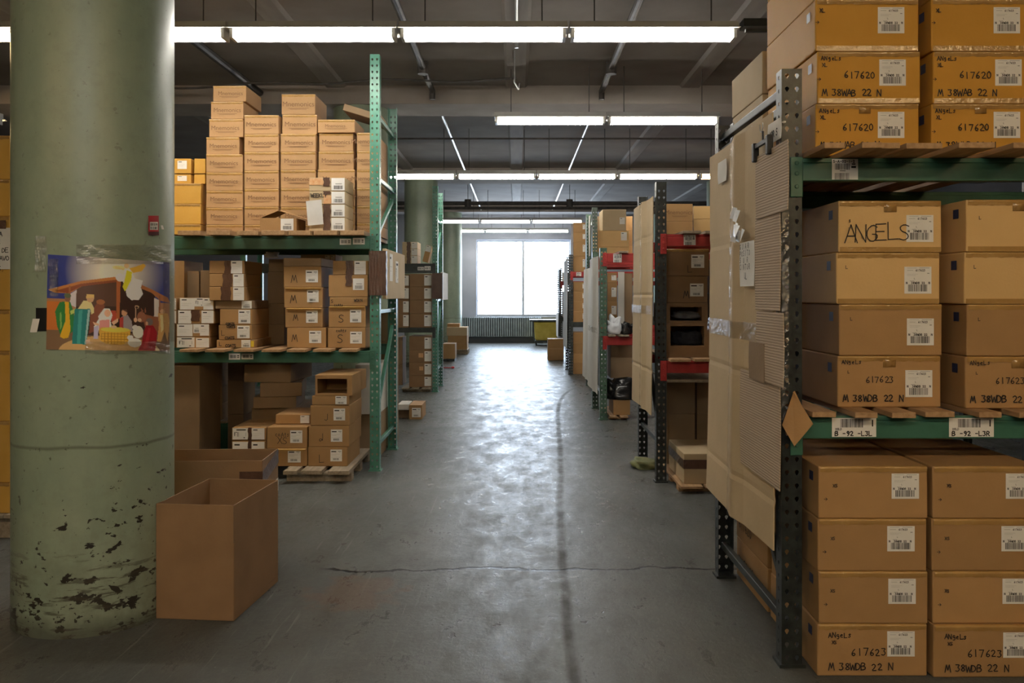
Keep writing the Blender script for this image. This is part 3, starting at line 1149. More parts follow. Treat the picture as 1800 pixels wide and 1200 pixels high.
zp = CZ - .10
for sx, nm in ((-.413 * (zp - H), 'left'), (.418 * (zp - H), 'right')):
    pipe('dark sprinkler pipe overhead, %s of the centre rib, ending in a ball joint' % nm,
         [(sx, RY0, zp), (sx, 10.12 - .1, zp), (sx, 10.12 - .1, zp - .10)], .034, fit=[(sx, 9.0, zp), (sx, 6.0, zp)])
    pipe('slim bright conduit continuing the %s pipe beyond the cross beam' % nm,
         [(sx * .98, 10.95, CZ - .16), (sx * .98, 16.7, CZ - .16)], .02, 'galvanised', 'conduit', 'slim conduits beyond the beam', 'conduit')
    pipe('short %s conduit between the two farthest cross beams' % nm,
         [(sx * .98, 17.5, CZ - .16), (sx * .98, 23.3, CZ - .16)], .02, 'galvanised', 'conduit', 'slim conduits beyond the beam', 'conduit')
xl = -1.27 * (zp - H)
pipe('long dark pipe slanting overhead above the left rack cartons', [(xl, RY0, zp), (xl, 10.1, zp)], .040)
xl = 1.62 * (zp - H)
pipe('thin pipe high above the right-hand racks', [(xl, 3.5, zp), (xl, 16.7, zp)], .022)
# cross conduit sagging between ceiling ribs
cz = CZ - .12
pts = []
for k in range(25):
    x = -4.2 + 4.2 * k / 24
    pts.append((x, 9.35, cz - .035 * math.sin(k / 24 * math.pi * 3) ** 2 - .10 * (1 - k / 24) ** 2))
pipe('thin cable sagging across the ceiling behind the nearest lamps', pts, .012, 'iron_pipe', 'cable', name='cable')
pipe('straight thin pipe crossing the aisle behind the second lamp row', [(-3.2, 12.3, CZ - .24), (6, 12.3, CZ - .24)], .014)
for k, (z, r) in enumerate(((3.50, .045), (3.39, .035))):
    pipe(('thicker upper' if k == 0 else 'thinner lower') + ' pipe crossing the aisle before the far lamps',
         [(-6.5, 19.3, z), (7, 19.3, z)], r, fit=[(-1.1, 19.3, z), (1.2, 19.3, z)] if k == 0 else ())
# pendant rod with hook on the centre rib
mb = MB()
for a, b in (((-.02, 8.6, CZ - .03), (-.02, 8.6, CZ - .35)), ((-.02, 8.6, CZ - .35), (.02, 8.6, CZ - .42)), ((.02, 8.6, CZ - .42), (.03, 8.6, CZ - .36))):
    mb.tube(a, b, .008, 6)
tag(mb.build('ceiling_hook', 'galvanised'), 'thin wire hook hanging from the centre rib', 'hook')
mb = MB()
mb.tube((0, 3.5, CZ - .05), (0, 8.2, CZ - .05), .014, 8)
mb.tube((0, 8.2, CZ - .05), (0, 8.2, CZ - .12), .02, 8)
tag(mb.build('conduit', 'galvanised'), 'bright conduit clipped along the centre rib overhead', 'conduit')


# ------------------------------------------------------------------ fluorescent lamps
def lamp(x0, x1, y, z, label, group, warm=False, tubes=2, hang=True):
    L_ = x1 - x0
    t = thing('fluorescent_lamp', label, 'lamp', ((x0 + x1) / 2, y, z), 0, group)
    a = L_ / 2
    mb = MB()
    # trough: top spine and two sloping reflector wings
    mb.box(-a, -.06, .045, a, .06, .10)
    for s in (-1, 1):
        p = [(-a, s * .055, .050), (a, s * .055, .050), (-a, s * .060, .056), (a, s * .060, .056),
             (-a, s * .125, .036), (a, s * .125, .036), (-a, s * .128, .040), (a, s * .128, .040)]
        mb.hexa(p)
    mb.build('housing', 'enamel', t)
    ys = (-.045, .045) if tubes == 2 else (0,)
    for yy in ys:
        mb = MB()
        mb.tube((-a + .035, yy, 0), (a - .035, yy, 0), .019, 10)
        mb.build('tube', 'tube_warm' if warm else 'tube_cool', t)
    for s in (-1, 1):
        mb = MB()
        mb.box(min(s * (a - .035), s * (a - .012)), -.065, -.02, max(s * (a - .035), s * (a - .012)), .065, .05)
        mb.build('lamp_holder', 'enamel', t)
    if hang:
        for s in (-.35, .35):
            mb = MB()
            mb.tube((s * L_, 0, .1), (s * L_, 0, CZ - z), .005, 6)
            mb.build('hanger_rod', 'iron_pipe', t)
    return t


def lamp_row(edges, y, z, rowname, warm=(), tilt=0.0, seen=True):
    n = len(edges) - 1
    for i in range(n):
        r = n - 1 - i
        pos = 'rightmost' if r == 0 else ('leftmost' if i == 0 else ORDR[r])
        xc = (edges[i] + edges[i + 1]) / 2
        lamp(edges[i] + .008, edges[i + 1] - .008, y - xc * tilt, z, 'fluorescent lamp in the %s, %s' % (rowname, pos),
             'lamps of the ' + rowname, warm=i in warm)


ORDR = ['', 'second from the right', 'third from the right', 'fourth from the right', 'fifth from the right', 'sixth from the right', 'seventh from the right']
e = 1.23
lamp_row([1.605 - e * k for k in range(5, -1, -1)], 6.2, 3.30, 'nearest lit row over the aisle', warm=(0,))
lamp_row([2.21 - e * k for k in range(2, -1, -1)], 9.3, 3.31, 'second lit row, behind the nearest')
lamp_row([-6.85, -5.62], 9.3, 3.31, 'row glimpsed at far left behind the column', warm=(0,))
lamp_row([-3.35, -2.12, -.9, .3, 1.51, 2.73, 3.95], 12.8, 3.19, 'third lit row, above the middle racks', warm=(5,))
lamp_row([-1.87, -.87, .35, 1.58], 20.3, 3.16, 'fourth lit row, farther down the aisle')
lamp_row([-2.1, -.9, .32, 1.5], 24.3, 3.23, 'farthest lit row, close to the window')
lamp_row([-2.09, -.86, .37, 1.6, 2.83, 4.06], -3.7, 3.36, 'added unseen row farther behind the viewer', warm=(3, 4))  # unseen row added to brighten the fronts of the right cartons
lamp_row([-5.78, -4.55, -3.32, -2.09, -.86, .37, 1.6, 2.83, 4.06], -.6, 3.36, 'unseen row just behind the viewer overhead', warm=(0, 1, 2, 5, 6, 7))  # unseen row, widened with warm lamps to brighten cartons at both sides
# dark empty fixture end to the right of the nearest row
mb = MB()
mb.box(1.62, 6.08, 3.345, 3.6, 6.20, 3.40)
mb.box(1.62, 6.03, 3.29, 3.6, 6.06, 3.31)
tag(mb.build('lamp_housing', 'dark_steel'), 'dark unlit housing continuing the nearest lamp row to the right', 'lamp')

# ------------------------------------------------------------------ far end
t = thing('radiator', 'long ribbed radiator under the far window', 'radiator', (-1.0, RY1 - .16, 0))
mb = MB()
x = -.62
while x < 1.75:
    mb.box(x, -.07, .18, x + .045, .07, .76)
    x += .066
mb.build('radiator_fins', 'radiator_paint', t, bevel=.008, seg=1)
mb = MB(); mb.box(-.64, -.05, .0, 1.78, .10, .17)
mb.build('radiator_base', 'radiator_base', t)
mb = MB(); mb.box(-.64, -.01, .20, 1.78, .03, .74)
mb.build('radiator_core', 'radiator_base', t)

t = thing('laundry_cart', 'yellow canvas cart on castors by the far window', 'cart', (.83, 24.3, 0))
mb = MB()
mb.hexa([(-.30, -.28, .14), (.30, -.28, .14), (-.30, .28, .14), (.30, .28, .14), (-.36, -.32, .68), (.36, -.32, .68), (-.36, .32, .68), (.36, .32, .68)])
mb.build('canvas_bag', 'canvas_yellow', t, bevel=.05)
mb = MB(); mb.box(-.46, -.36, .68, .44, .36, .73)
mb.build('board', 'dark_steel', t)
mb = MB(); mb.box(-.32, -.30, .09, .32, .30, .14)
for sx in (-.36, .36):
    for sy in (-.31, .31):
        mb.tube((sx * .9, sy * .9, .12), (sx, sy, .68), .013, 6)
mb.build('cart_frame', 'dark_steel', t)
for sx in (-.27, .27):
    for sy in (-.24, .24):
        mb = MB(); mb.tube((sx - .015, sy, .045), (sx + .015, sy, .045), .045, 12)
        mb.build('castor', 'black_plastic', t)

carton(PX(963, 18.6), PX(991, 18.6), 0, .47, 18.6, .42, 'lone brown carton on the floor at the foot of the farthest right rack', None,
       'kraft', mid=(.1, .9, .52, .57, 'tape_tan'), etape=True)
tag(MB and (lambda m: (m.tube((-1.42, 16.6, .012), (-1.27, 16.62, .012), .006, 6), m.box(-1.27, 16.58, 0.0, -1.21, 16.66, .035), m.build('floor_scrap', 'red_label', bevel=.01))[-1])(MB()),
    'small red scrap with a thread lying on the floor beyond the left racks', 'scrap')

# carts of cartons beyond the far left rack
boards([(786, 797), (800, 811), (813, 822)], 20.4, 21.2, .12, 'low pallet under the cartons beside the pale green column', zbot=0.0, mat='wood_grey')
stack(787, 821, 20.45, .65, .12, [603, 590], 'brown carton', 'on pallet beside the pale green column', 'cartons beside the pale green column')
carton(PX(785, 20.45), PX(821, 20.45), PZ(590, 20.45), PZ(575, 20.45), 20.45, .65, 'bulging pale bundle on top of the far floor pallet', None, 'kraft_pale', cat='bundle')
carton(PX(786, 20.6), PX(808, 20.6), PZ(575, 20.45) + .002, PZ(569, 20.45), 20.6, .4, 'small flat carton on the bulging bundle by the far column', None, 'kraft')
boards([(775, 786), (788, 799)], 18.35, 19.0, .05, 'low dolly board under a carton beyond the far left rack', zbot=None, mat='dark_steel', thick=.05)
carton(PX(778, 18.4), PX(800, 18.4), .05, PZ(604, 18.4), 18.4, .5, 'carton on a low dolly just beyond the far left rack', None, 'kraft')

# ------------------------------------------------------------------ RIGHT, nearest rack
R1Y, R1B = 3.28, 4.38
rack('nearest right rack, dark worn posts and green beams full of cartons', 1.02, 1, R1Y, R1B, 2.30, 'worn_steel',
     [(1.955, .087, 'green_steel'), (.965, .087, 'green_steel')], length=2.9,
     struts=[('h', 2.23), ('h', 2.16), ('h', .155), ('d', .25, 1.1), ('h', 1.2)], strut_mat='dark_steel',
     llabs=[(0, PX(1463, 3.27), PX(1509, 3.27), 1.872, 1.951, 'L'), (1, PX(1463, 3.27), PX(1541, 3.27), .885, .958, 'NL'),
            (1, PX(1669, 3.27), PX(1748, 3.27), .885, .958, 'NR')])

G = 'cartons on the floor level of the nearest right rack'
LA = (.665, .38, .915, .86, 'A')
low_t = {0: [('ANgeLs', .10, .74, .018, .0022, .8), ('XS', .13, .62, .012, .0018), ('617623', .31, .40, .026, .0026, .85), ('M 38WDB 22 N', .10, .12, .026, .0028, .78)]}
for ci, (xa, xb, nm) in enumerate(((1.128, 1.540, 'left'), (1.556, 1.968, 'right'))):
    for r in range(4):
        tx = low_t.get(r, [('XS', .10 + .01 * r, .60, .011, .0018), ('>', .05, .33, .016, .0015)])
        k = 3 - r
        carton(xa + (.004 * (r % 2)), xb + (.004 * (r % 2)), .197 * r, .197 * (r + 1), 3.2 - .012 * (r == 0) * ci, .6,
               'brown barcode carton, %s of the %s stack, floor level of nearest right rack' % (ORD[k] if r else 'bottom one', nm), G, 'kraft',
               labs=[(LA[0] - (.03 if r < 3 else 0), LA[1], LA[2] - (.03 if r < 3 else 0), LA[3], 'A')], texts=tx, etape=True, blue=-1)
    for r in range(4):
        tx = {0: [('38WCB 22', .92, .35, .045, .004), ], 1: [('617620', .9, .3, .05, .004)]}.get(r, [('M', .5, .3, .05, .004)])
        carton(xa, xb, .197 * r, .197 * (r + 1), 3.84, .54,
               'carton with marker writing, %s of the %s rear stack, nearest right floor level' % (ORD[3 - r] if r else 'bottom one', nm),
               'rear cartons on the floor level of the nearest right rack', 'kraft', sidetext=(-1, tx))

G = 'cartons on the middle shelf of the nearest right rack'
boards([(1430, 1472), (1502, 1542), (1567, 1609), (1630, 1682), (1722, 1762), (1790, 1830), (1850, 1890), (1910, 1950)], 3.22, 4.40, .987,
       'pallet boards on the middle shelf of the nearest right rack')
for ci, (xa, xb, yy, nm) in enumerate(((1.262, 1.672, 3.36, 'left'), (1.745, 2.155, 3.32, 'right'))):
    for r in range(4):
        z0 = .987 + .2035 * r
        if r == 3:
            tx = [('S', .10, .58, .010, .0014), ('ANGELS', .055, .19, .067, .0030, .64, .045)] if ci == 0 else [('L', .12, .62, .012, .0018)]
        elif r == 0:
            tx = [('ANgeLs', .04, .84, .016, .0018, .85), ('L', .10, .66, .010, .0016), ('617623', .27 + .02 * ci, .48, .024, .0022, .78), ('M 38WDB 22 N', .05, .12, .026, .0032, .78)]
        else:
            tx = [('L', .13 - .02 * r, .68, .012, .0018)]
        sh = (.0, .006, -.004, .004)[r]
        carton(xa + sh, xb + sh, z0, z0 + .2035, yy, .5,
               ('lit golden carton marked ANGELS, ' if (r == 3 and ci == 0) else 'brown barcode carton, ') + '%s of the %s stack, middle shelf of nearest right rack' % (ORD[3 - r] if r else 'bottom one', nm),
               G, 'kraft_honey' if r >= 2 else 'kraft', labs=[(.655, .20, .915, .72, 'A')], texts=tx, etape=True, blue=-1,  # upper rows take a paler tone, painting in the stronger light there
               tab=(.44, .56, .045) if r in (0, 3) else None, bottom=(r in (2, 3)))
for ci, (xa, xb, nm) in enumerate(((1.25, 1.66, 'left'), (1.73, 2.14, 'right'))):
    for r in range(4):
        z0 = .987 + .2035 * r
        carton(xa, xb, z0, z0 + .2035, 3.89, .48, 'plain carton, %s of the %s rear stack on the nearest right middle shelf' % (ORD[3 - r] if r else 'bottom one', nm),
               'rear cartons on the middle shelf of the nearest right rack', 'kraft')

G = 'cartons on the top shelf of the nearest right rack'
boards([(1450, 1486), (1515, 1550), (1551, 1584), (1596, 1660), (1685, 1749), (1782, 1850), (1880, 1930)], 3.06, 4.65, 1.977,
       'splintered pallet boards jutting over the top beam of the nearest right rack', mat='wood')
for ci, (xa, xb, nm) in enumerate(((1.176, 1.586, 'left'), (1.632, 2.042, 'right'))):
    for r in range(5 - ci):
        z0 = 1.977 + .206 * r
        if r < 2:
            tx = [('ANgeLs', .04, .82, .016, .0022, .85), ('XL', .05, .70, .014, .0020), ('617620', .26, .48, .026, .0028, .80), ('M 38WAB 22 N', .045, .14, .026, .0030, .76), ('>', .005, .42, .018, .0016)]
        else:
            tx = [('XL', .045, .74, .014, .002), ('>', .005, .5, .018, .0016)]
        sh = (.0, .006, .0, .003, 0)[r]
        carton(xa + sh, xb + sh, z0, z0 + .206, 3.36, .66,
               'golden %s carton, %s of the %s stack, top shelf of nearest right rack' % ('617620' if r < 2 else 'XL', ORD[4 - ci - r] if r else 'bottom one', nm), G,
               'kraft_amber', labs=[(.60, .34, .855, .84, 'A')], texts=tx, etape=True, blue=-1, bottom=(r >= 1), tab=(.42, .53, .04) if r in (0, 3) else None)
for r in range(3):
    z0 = 1.977 + .206 * r
    carton(1.172, 1.58, z0, z0 + .206, 4.07, .58, 'carton side painted pale as lit, above the tall cardboard sheet, %s of three' % ('bottom', 'middle', 'top')[r],
           'rear cartons on the top shelf of the nearest right rack', 'kraft_pale')  # pale tone paints white aisle light into these carton sides


# cardboard sheets closing the aisle side of the racks
def sheet(x, y0, y1, z0, z1, label, mat='kraft_pale', fold=None, wave=.012, flare=.03, group='cardboard sheets on the rack ends', tapeseam=False, band=None, seams=(), xs=None):
    """upright cardboard in the plane x, from y0 (near) to y1 (far)"""
    t = thing('cardboard_sheet', label, 'cardboard', (x, (y0 + y1) / 2, z0), 0, group)
    ph = random.uniform(0, 6)
    ym = (y0 + y1) / 2
    hh = z1 - z0

    def fn(u, v):
        yy = y0 + (y1 - y0) * u
        b = -.0 - wave * (.5 + .5 * math.sin(u * 5 + ph + v * 2)) - flare * (1 - v) ** 2 * (0.3 + .7 * u)
        if fold is not None:
            b -= .022 * max(0, 1 - abs(u - fold) / .12)
        for s in seams:
            b += .005 * max(0, 1 - abs(v - s) / .012)
        return (b, yy - ym, v * hh)
    mb = MB()
    mb.grid(fn, 48, 80)
    mb.build('sheet_panel', mat, t, smooth=False, solid=.006, offset=1)
    if tapeseam and fold is not None:
        mb = MB()
        hw = .020 / (y1 - y0)
        mb.grid(lambda u, v: (fn(fold - hw + 2 * hw * u, v)[0] - .009 - .004 * abs(math.sin(v * 61 + u * 3)), fn(fold - hw + 2 * hw * u, v)[1], v * hh), 4, 90)
        mb.build('tape_seam', 'clear_tape', t)
    if band:
        mb = MB()
        a, b = band
        mb.grid(lambda u, v: (fn(u, a + (b - a) * v)[0] - .008 - .003 * abs(math.sin(u * 23 + v * 3)), fn(u, 0)[1], (a + (b - a) * v) * hh), 30, 4)
        mb.build('tape_band', 'clear_tape', t)
    return t, fn


sh1, fn1 = sheet(1.004, 3.32, 4.42, .435, 2.14, 'tall folded cardboard sheet covering the side of the nearest right rack', fold=.47, tapeseam=True,
                 band=(.47, .515), seams=(.115, .385, .73), flare=.02)


def on_sheet(name, label, cat, y0, y1, z0, z1, off, mat, group=None, solid=.003, top=None, fx=1.012):
    t_mb = MB()
    ym, zm = (y0 + y1) / 2, z0
    t_mb.grid(lambda u, v: (-off - .006 * math.sin(v * 3) * (u - .5), (y0 + (y1 - y0) * u) - ym, (z1 - z0) * v), 6, 10)
    o = t_mb.build(name, mat, solid=solid, offset=1)
    o.location = (fx, ym, z0)
    tag(o, label, cat, group)
    return o


def yX(px, X):     # depth at which the plane x = X shows at pixel column px
    return X * F / (px - CX)


GC = 'corrugated scraps fixed to the nearest right sheet'
on_sheet('corrugated_scrap', 'ribbed corrugated flap held by the black clip hanger', 'cardboard', yX(1384, .965), yX(1329, .965), PZ(378, 3.25), PZ(262, 3.25), .047, 'corrugated', GC)
on_sheet('corrugated_scrap', 'long ribbed corrugated strip below the clipped flap', 'cardboard', yX(1370, .970), yX(1328, .970), PZ(545, 3.35), PZ(376, 3.35), .042, 'corrugated', GC)
on_sheet('corrugated_scrap', 'wide ribbed corrugated piece with a darker square, middle of the sheet', 'cardboard', yX(1376, .967), yX(1330, .967), PZ(672, 3.3), PZ(548, 3.3), .045, 'corrugated', GC)
on_sheet('cardboard_patch', 'small darker square patch on the ribbed cardboard', 'cardboard', yX(1342, .962), yX(1317, .962), PZ(665, 3.5), PZ(600, 3.5), .050, 'kraft_dull', GC)
on_sheet('corrugated_scrap', 'lowest ribbed corrugated panel hanging near the rack post', 'cardboard', yX(1368, .972), yX(1300, .972), PZ(850, 3.3) , PZ(664, 3.3), .036, 'corrugated', GC)
# black clip hanger
t = thing('clip_hanger', 'black plastic clip hanger gripping the corrugated flap', 'hanger', (.965, 3.33, PZ(262, 3.3)))
mb = MB()
mb.bar((-.004, -.10, .03), (-.004, .12, .03), .016, .012)
mb.tube((-.004, 0, .035), (-.004, 0, .075), .004, 6)
mb.build('bar', 'black_plastic', t)
for yy in (-.085, .105):
    mb = MB(); mb.box(-.016, yy - .014, -.03, .008, yy + .014, .045)
    mb.build('clip', 'black_plastic', t, bevel=.004)
mb = MB()
pp = [(-.004, .02 * math.cos(a) + .02, .10 + .025 * math.sin(a)) for a in [math.radians(q) for q in range(-200, 30, 20)]]
for a, b in zip(pp, pp[1:]):
    mb.tube(a, b, .002, 5)
mb.build('hook', 'galvanised', t)
# signs and labels on the sheet
o = on_sheet('handwritten_sign', 'long white handwritten sign taped over the seam of the tall sheet', 'sign', yX(1325, .966), yX(1301, .966), PZ(503, 3.6), PZ(425, 3.6), .046, 'paper', None, .0008)
mb = MB()
w_ = yX(1301, .966) - yX(1325, .966)
h_ = PZ(425, 3.6) - PZ(503, 3.6)
for k, s in enumerate(('GUAR', 'POSITO', 'SUR', 'CINTUR')):
    write(mb, s, -w_ * .45, h_ * (.84 - .155 * k), .022, .0026, lambda u, z: (-.0505, -u, z), 0, adv=w_ * .8 / (len(s) * .022))
write(mb, 'UL', -w_ * .1, h_ * .16, .026, .0026, lambda u, z: (-.0505, -u, z), 0)
q = mb.build('handwriting', 'ink', o)
on_sheet('barcode_label', 'white sticker at the far top corner of the tall sheet', 'label', yX(1280, 1.0), yX(1266, 1.0), PZ(320, 4.1), PZ(282, 4.1), .022, 'paper', None, .0006)
o = on_sheet('barcode_label', 'white sticker near the rack post above the clip hanger', 'label', yX(1372, .985), yX(1350, .985), PZ(252, 3.3), PZ(216, 3.3), .026, 'paper', None, .0006)
mb = MB(); write(mb, '40R S', -.055, .018, .026, .004, lambda u, z: (-.0285, -u, z), 0, adv=.8)
mb.build('printed_text', 'ink', o)
# crumpled film scrap above the sign
mb = MB()
rn = random.Random(5)
for k in range(9):
    y_, z_ = rn.uniform(-.07, .07), rn.uniform(0, .12)
    mb.face([(-.05 - rn.uniform(0, .02), y_, z_), (-.05 - rn.uniform(0, .02), y_ + .05, z_ + .01), (-.045 - rn.uniform(0, .02), y_ + .04, z_ + .06), (-.05, y_ - .01, z_ + .05)])
o = mb.build('film_scrap', 'white_bag'); o.location = (1.012, 3.66, PZ(425, 3.6))
tag(o, 'crumpled scrap of clear film above the handwritten sign', 'scrap')
# brown paper pocket taped to the near post
t_ = MB()
c = [(PX(1398, 3.24), PZ(690, 3.24)), (PX(1423, 3.24), PZ(742, 3.24)), (PX(1394, 3.24), PZ(783, 3.24)), (PX(1377, 3.24), PZ(748, 3.24))]
t_.face([(c[0][0], 3.262, c[0][1]), (c[3][0], 3.255, c[3][1]), (c[2][0], 3.225, c[2][1]), (c[1][0], 3.20, c[1][1])])
t_.face([(c[0][0], 3.263, c[0][1]), (c[1][0], 3.205, c[1][1]), (c[1][0] + .004, 3.262, c[1][1] + .008), (c[0][0] + .006, 3.264, c[0][1] + .004)])
tag(t_.build('paper_pocket', 'kraft', solid=.003), 'curled brown cardboard tab stuck to the nearest right post', 'cardboard')
# shrink-wrap shreds round the near post
mb = MB()
rn = random.Random(11)
ph = 0.0
mb.grid(lambda u, v: (1.016 - .004 * abs(math.sin(v * 47 + u * 3)) + (0.03 if u > .66 else 0) * (u - .66) * 3, 3.272 + (.06 if u < .3 else 0) * (.3 - u) * 3.3 - .004 * abs(math.sin(v * 61 + u * 9)), .95 + 1.02 * v), 6, 70)
tag(mb.build('plastic_wrap', 'clear_tape'), 'shiny shreds of clear film clinging to the nearest right post', 'film', kind='thing')
# pull-tie across the top of the sheet
mb = MB(); mb.tube((PX(1322, 3.75), 3.75, PZ(223, 3.75)), (PX(1380, 3.25), 3.25, PZ(214, 3.25)), .004, 6)
tag(mb.build('plastic_tie', 'card_white'), 'thin white plastic tie across the top of the tall sheet', 'tie')

# ------------------------------------------------------------------ RIGHT, second rack
rack('second right rack with dark posts and red beams', 1.065, 1, 6.5, 7.5, 2.29, 'worn_steel',
     [(1.89, .09, 'red_steel'), (.925, .09, 'red_steel')], length=2.75,
     struts=[('h', .30), ('d', .35, 1.2), ('h', 2.1)], strut_mat='dark_steel',
     llabs=[(0, PX(1202, 6.49), PX(1223, 6.49), 1.808, 1.886, 'L')])
W = 'on the %s shelf of the second right rack'
sheet(1.045, 6.54, 7.55, PZ(730, 6.54), PZ(345, 6.54), 'folded cardboard sheet on the side of the second right rack', fold=.42, tapeseam=True, band=(.46, .5), seams=(.2, .55, .82), flare=.015)
boards([(1200, 1232), (1240, 1268)], 6.42, 7.6, 1.912, 'tilted pallet boards jutting over the upper red beam, second right rack', mat='wood_grey')
stack(1171, 1218, 6.8, .4, 1.912, [389, 358], 'brown carton', 'on the upper shelf of the second right rack', 'cartons on the upper shelf of the second right rack', opts={1: dict(brand=True)})
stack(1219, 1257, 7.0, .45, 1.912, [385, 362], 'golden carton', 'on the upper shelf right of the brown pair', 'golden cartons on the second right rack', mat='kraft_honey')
boards([(1178, 1214), (1222, 1262)], 6.42, 7.6, .947, 'pallet boards on the lower red beam of the second right rack', mat='wood')
G = 'cartons on the middle shelf of the second right rack'
stack(1171, 1247, 6.58, .55, .947, [568, 532, 485, 437],
      ['open carton holding dark garments', 'open carton with dark contents', 'carton marked M with tilted label', 'carton with white barcode label'],
      'middle shelf of second right rack', G, mat='kraft_brown',
      opts={0: dict(hollow='front', flap=(.10, .34, .88, .92)), 1: dict(hollow='front', flap=(.1, .12, .86, .8), x=(1170, 1244)),
            2: dict(x=(1170, 1244), texts=[('M', .42, .18, .055, .004)], labs=[(.58, .24, .90, .72, 'B')]),
            3: dict(labs=[(.58, .30, .88, .78, 'B')], texts=[('L', .5, .15, .05, .003)], etape=True)})


def lump(label, cat, x, y, z, sx, sy, sz, mat, name='folded_garment', seed=1, amp=.18, group=None, kind=None, sub=3):
    bm = bmesh.new()
    bmesh.ops.create_icosphere(bm, subdivisions=sub, radius=1)
    rn = random.Random(seed)
    a = [rn.uniform(2, 6) for _ in range(6)]
    for v in bm.verts:
        c = v.co.copy()
        k = 1 + amp * math.sin(c.x * a[0] + a[3]) * math.cos(c.y * a[1]) + amp * .6 * math.sin(c.z * a[2] * 2 + c.x * a[4] * 2)
        sgn = lambda q: math.copysign(abs(q) ** .6, q)
        v.co = Vector((sgn(c.x) * sx * k, sgn(c.y) * sy * k, (max(sgn(c.z), -.8) + .8) * sz * k / 1.8 * 2 * .5))
    mz = min(v.co.z for v in bm.verts)
    for v in bm.verts:
        v.co.z -= mz
    me = bpy.data.meshes.new(name)
    bm.to_mesh(me)
    bm.free()
    me.materials.append(MATS[mat])
    for p in me.polygons:
        p.use_smooth = True
    o = bpy.data.objects.new(name, me)
    COL.objects.link(o)
    o.location = (x, y, z)
    return tag(o, label, cat, group, kind)


lump('dark folded garments inside the lower open carton, second right rack', 'clothing', PX(1206, 6.75), 6.72, 1.042, .115, .10, .10, 'denim', seed=3)
lump('dark folded garments inside the upper open carton, second right rack', 'clothing', PX(1205, 6.75), 6.72, 1.245, .11, .10, .05, 'garment_grey', seed=4)
carton(PX(1249, 6.7), PX(1290, 6.7), .947, PZ(515, 6.7), 6.7, .5, 'open pale carton half hidden at the right of the middle shelf', G, 'kraft_pale', hollow='front', flap=(.15, .1, .9, .85))
carton(PX(1249, 6.8), PX(1290, 6.8), PZ(515, 6.7) + .001, PZ(455, 6.8), 6.8, .5, 'brown carton on the half hidden open one, second right rack', G, 'kraft')
mb = MB(); mb.box(1.15, 6.52, .762, 1.62, 6.60, .782)
mb.box(1.15, 6.60, .768, 1.62, 7.2, .776)
tag(mb.build('wooden_shelf', 'wood_grey'), 'thin pale shelf board below the lower red beam, second right rack', 'shelf')
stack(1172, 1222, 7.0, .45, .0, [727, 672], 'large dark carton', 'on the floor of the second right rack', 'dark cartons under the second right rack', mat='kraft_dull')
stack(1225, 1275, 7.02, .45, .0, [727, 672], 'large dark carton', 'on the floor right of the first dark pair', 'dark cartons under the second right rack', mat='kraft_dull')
boards([(1197, 1236), (1242, 1275)], 6.12, 6.95, .055, 'low pallet under the taped carton of the second right rack', mat='wood', zbot=0.0, thick=.02)
carton(PX(1202, 6.2), PX(1202, 6.2) + .42, .055, PZ(797, 6.2), 6.2, .62, 'large pale carton banded with shiny brown tape under the second rack', None, 'kraft_pale', wrap=(.50, .80), cat='box')
lump('greenish rag lying on the floor under the second right rack', 'rag', PX(1132, 7.15), 7.1, 0, .10, .14, .06, 'rag_green', name='rag', seed=8)

# ------------------------------------------------------------------ RIGHT, third rack
rack('third right rack with speckled green posts and red beams', .955, 1, 9.75, 10.8, 1.965, 'worn_green',
     [(1.905, .10, 'red_steel'), (.955, .10, 'red_steel')], length=2.55, struts=[('h', .30), ('d', .5, 1.5)], strut_mat='galvanised',
     llabs=[(0, PX(1078, 9.74), PX(1093, 9.74), 1.80, 1.90, 'L')])
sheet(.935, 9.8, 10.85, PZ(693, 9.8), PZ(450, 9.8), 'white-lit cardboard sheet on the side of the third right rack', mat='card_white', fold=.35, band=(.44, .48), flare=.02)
boards([(1069, 1082), (1088, 1106)], 9.68, 10.8, .977, 'pale boards on the lower red beam of the third right rack', mat='wood_grey')
G = 'cartons on the middle shelf of the third right rack'
stack(1068, 1085, 10.1, .4, .977, [560, 530, 497, 479], ['small carton', 'torn small carton', 'small carton with white label', 'small carton with white label'],
      'on middle shelf of third right rack', G, common=dict(labs=[(.4, .25, .9, .75, 'W')]))
carton(PX(1092, 9.97), PX(1112, 9.97), .977, PZ(480, 9.97), 9.97, .3, 'tall dull brown carton behind the white board, third right rack', G, 'kraft_dull')
mb = MB(); mb.box(PX(1086, 9.95), 9.925, .99, PX(1097, 9.95), 9.945, PZ(478, 9.95))
tag(mb.build('cardboard_strip', 'card_white'), 'tall white cardboard strip leaning inside the third right rack', 'cardboard')
lump('crumpled white plastic bag in front of the white strip', 'bag', 1.12, 9.81, .98, .075, .07, .17, 'white_bag', name='plastic_bag', seed=12, amp=.3)
lump('black bag bundled on the lower red beam, third right rack', 'bag', 1.262, 9.80, .98, .06, .08, .12, 'black_bag', name='plastic_bag', seed=13, amp=.25)
G = 'jumble on the floor of the third right rack'
boards([(1072, 1085), (1090, 1104)], 9.72, 10.6, .05, 'low pallet on the floor of the third right rack', mat='wood', zbot=0.0)
carton(PX(1078, 9.8), PX(1108, 9.8), .05, PZ(703, 9.8), 9.8, .5, 'crushed brown carton on the pallet, third right rack', G, 'kraft')
lump('glossy black plastic bag with crumpled highlights under third rack', 'bag', PX(1092, 9.9), 9.95, PZ(703, 9.8), .16, .15, .22, 'black_bag', name='plastic_bag', seed=21, amp=.25)
carton(PX(1074, 9.95), PX(1112, 9.95), PZ(703, 9.8) + .235, .84, 9.98, .4, 'open dull carton with raised flaps above the black bag', G, 'kraft_dull', hollow='top')
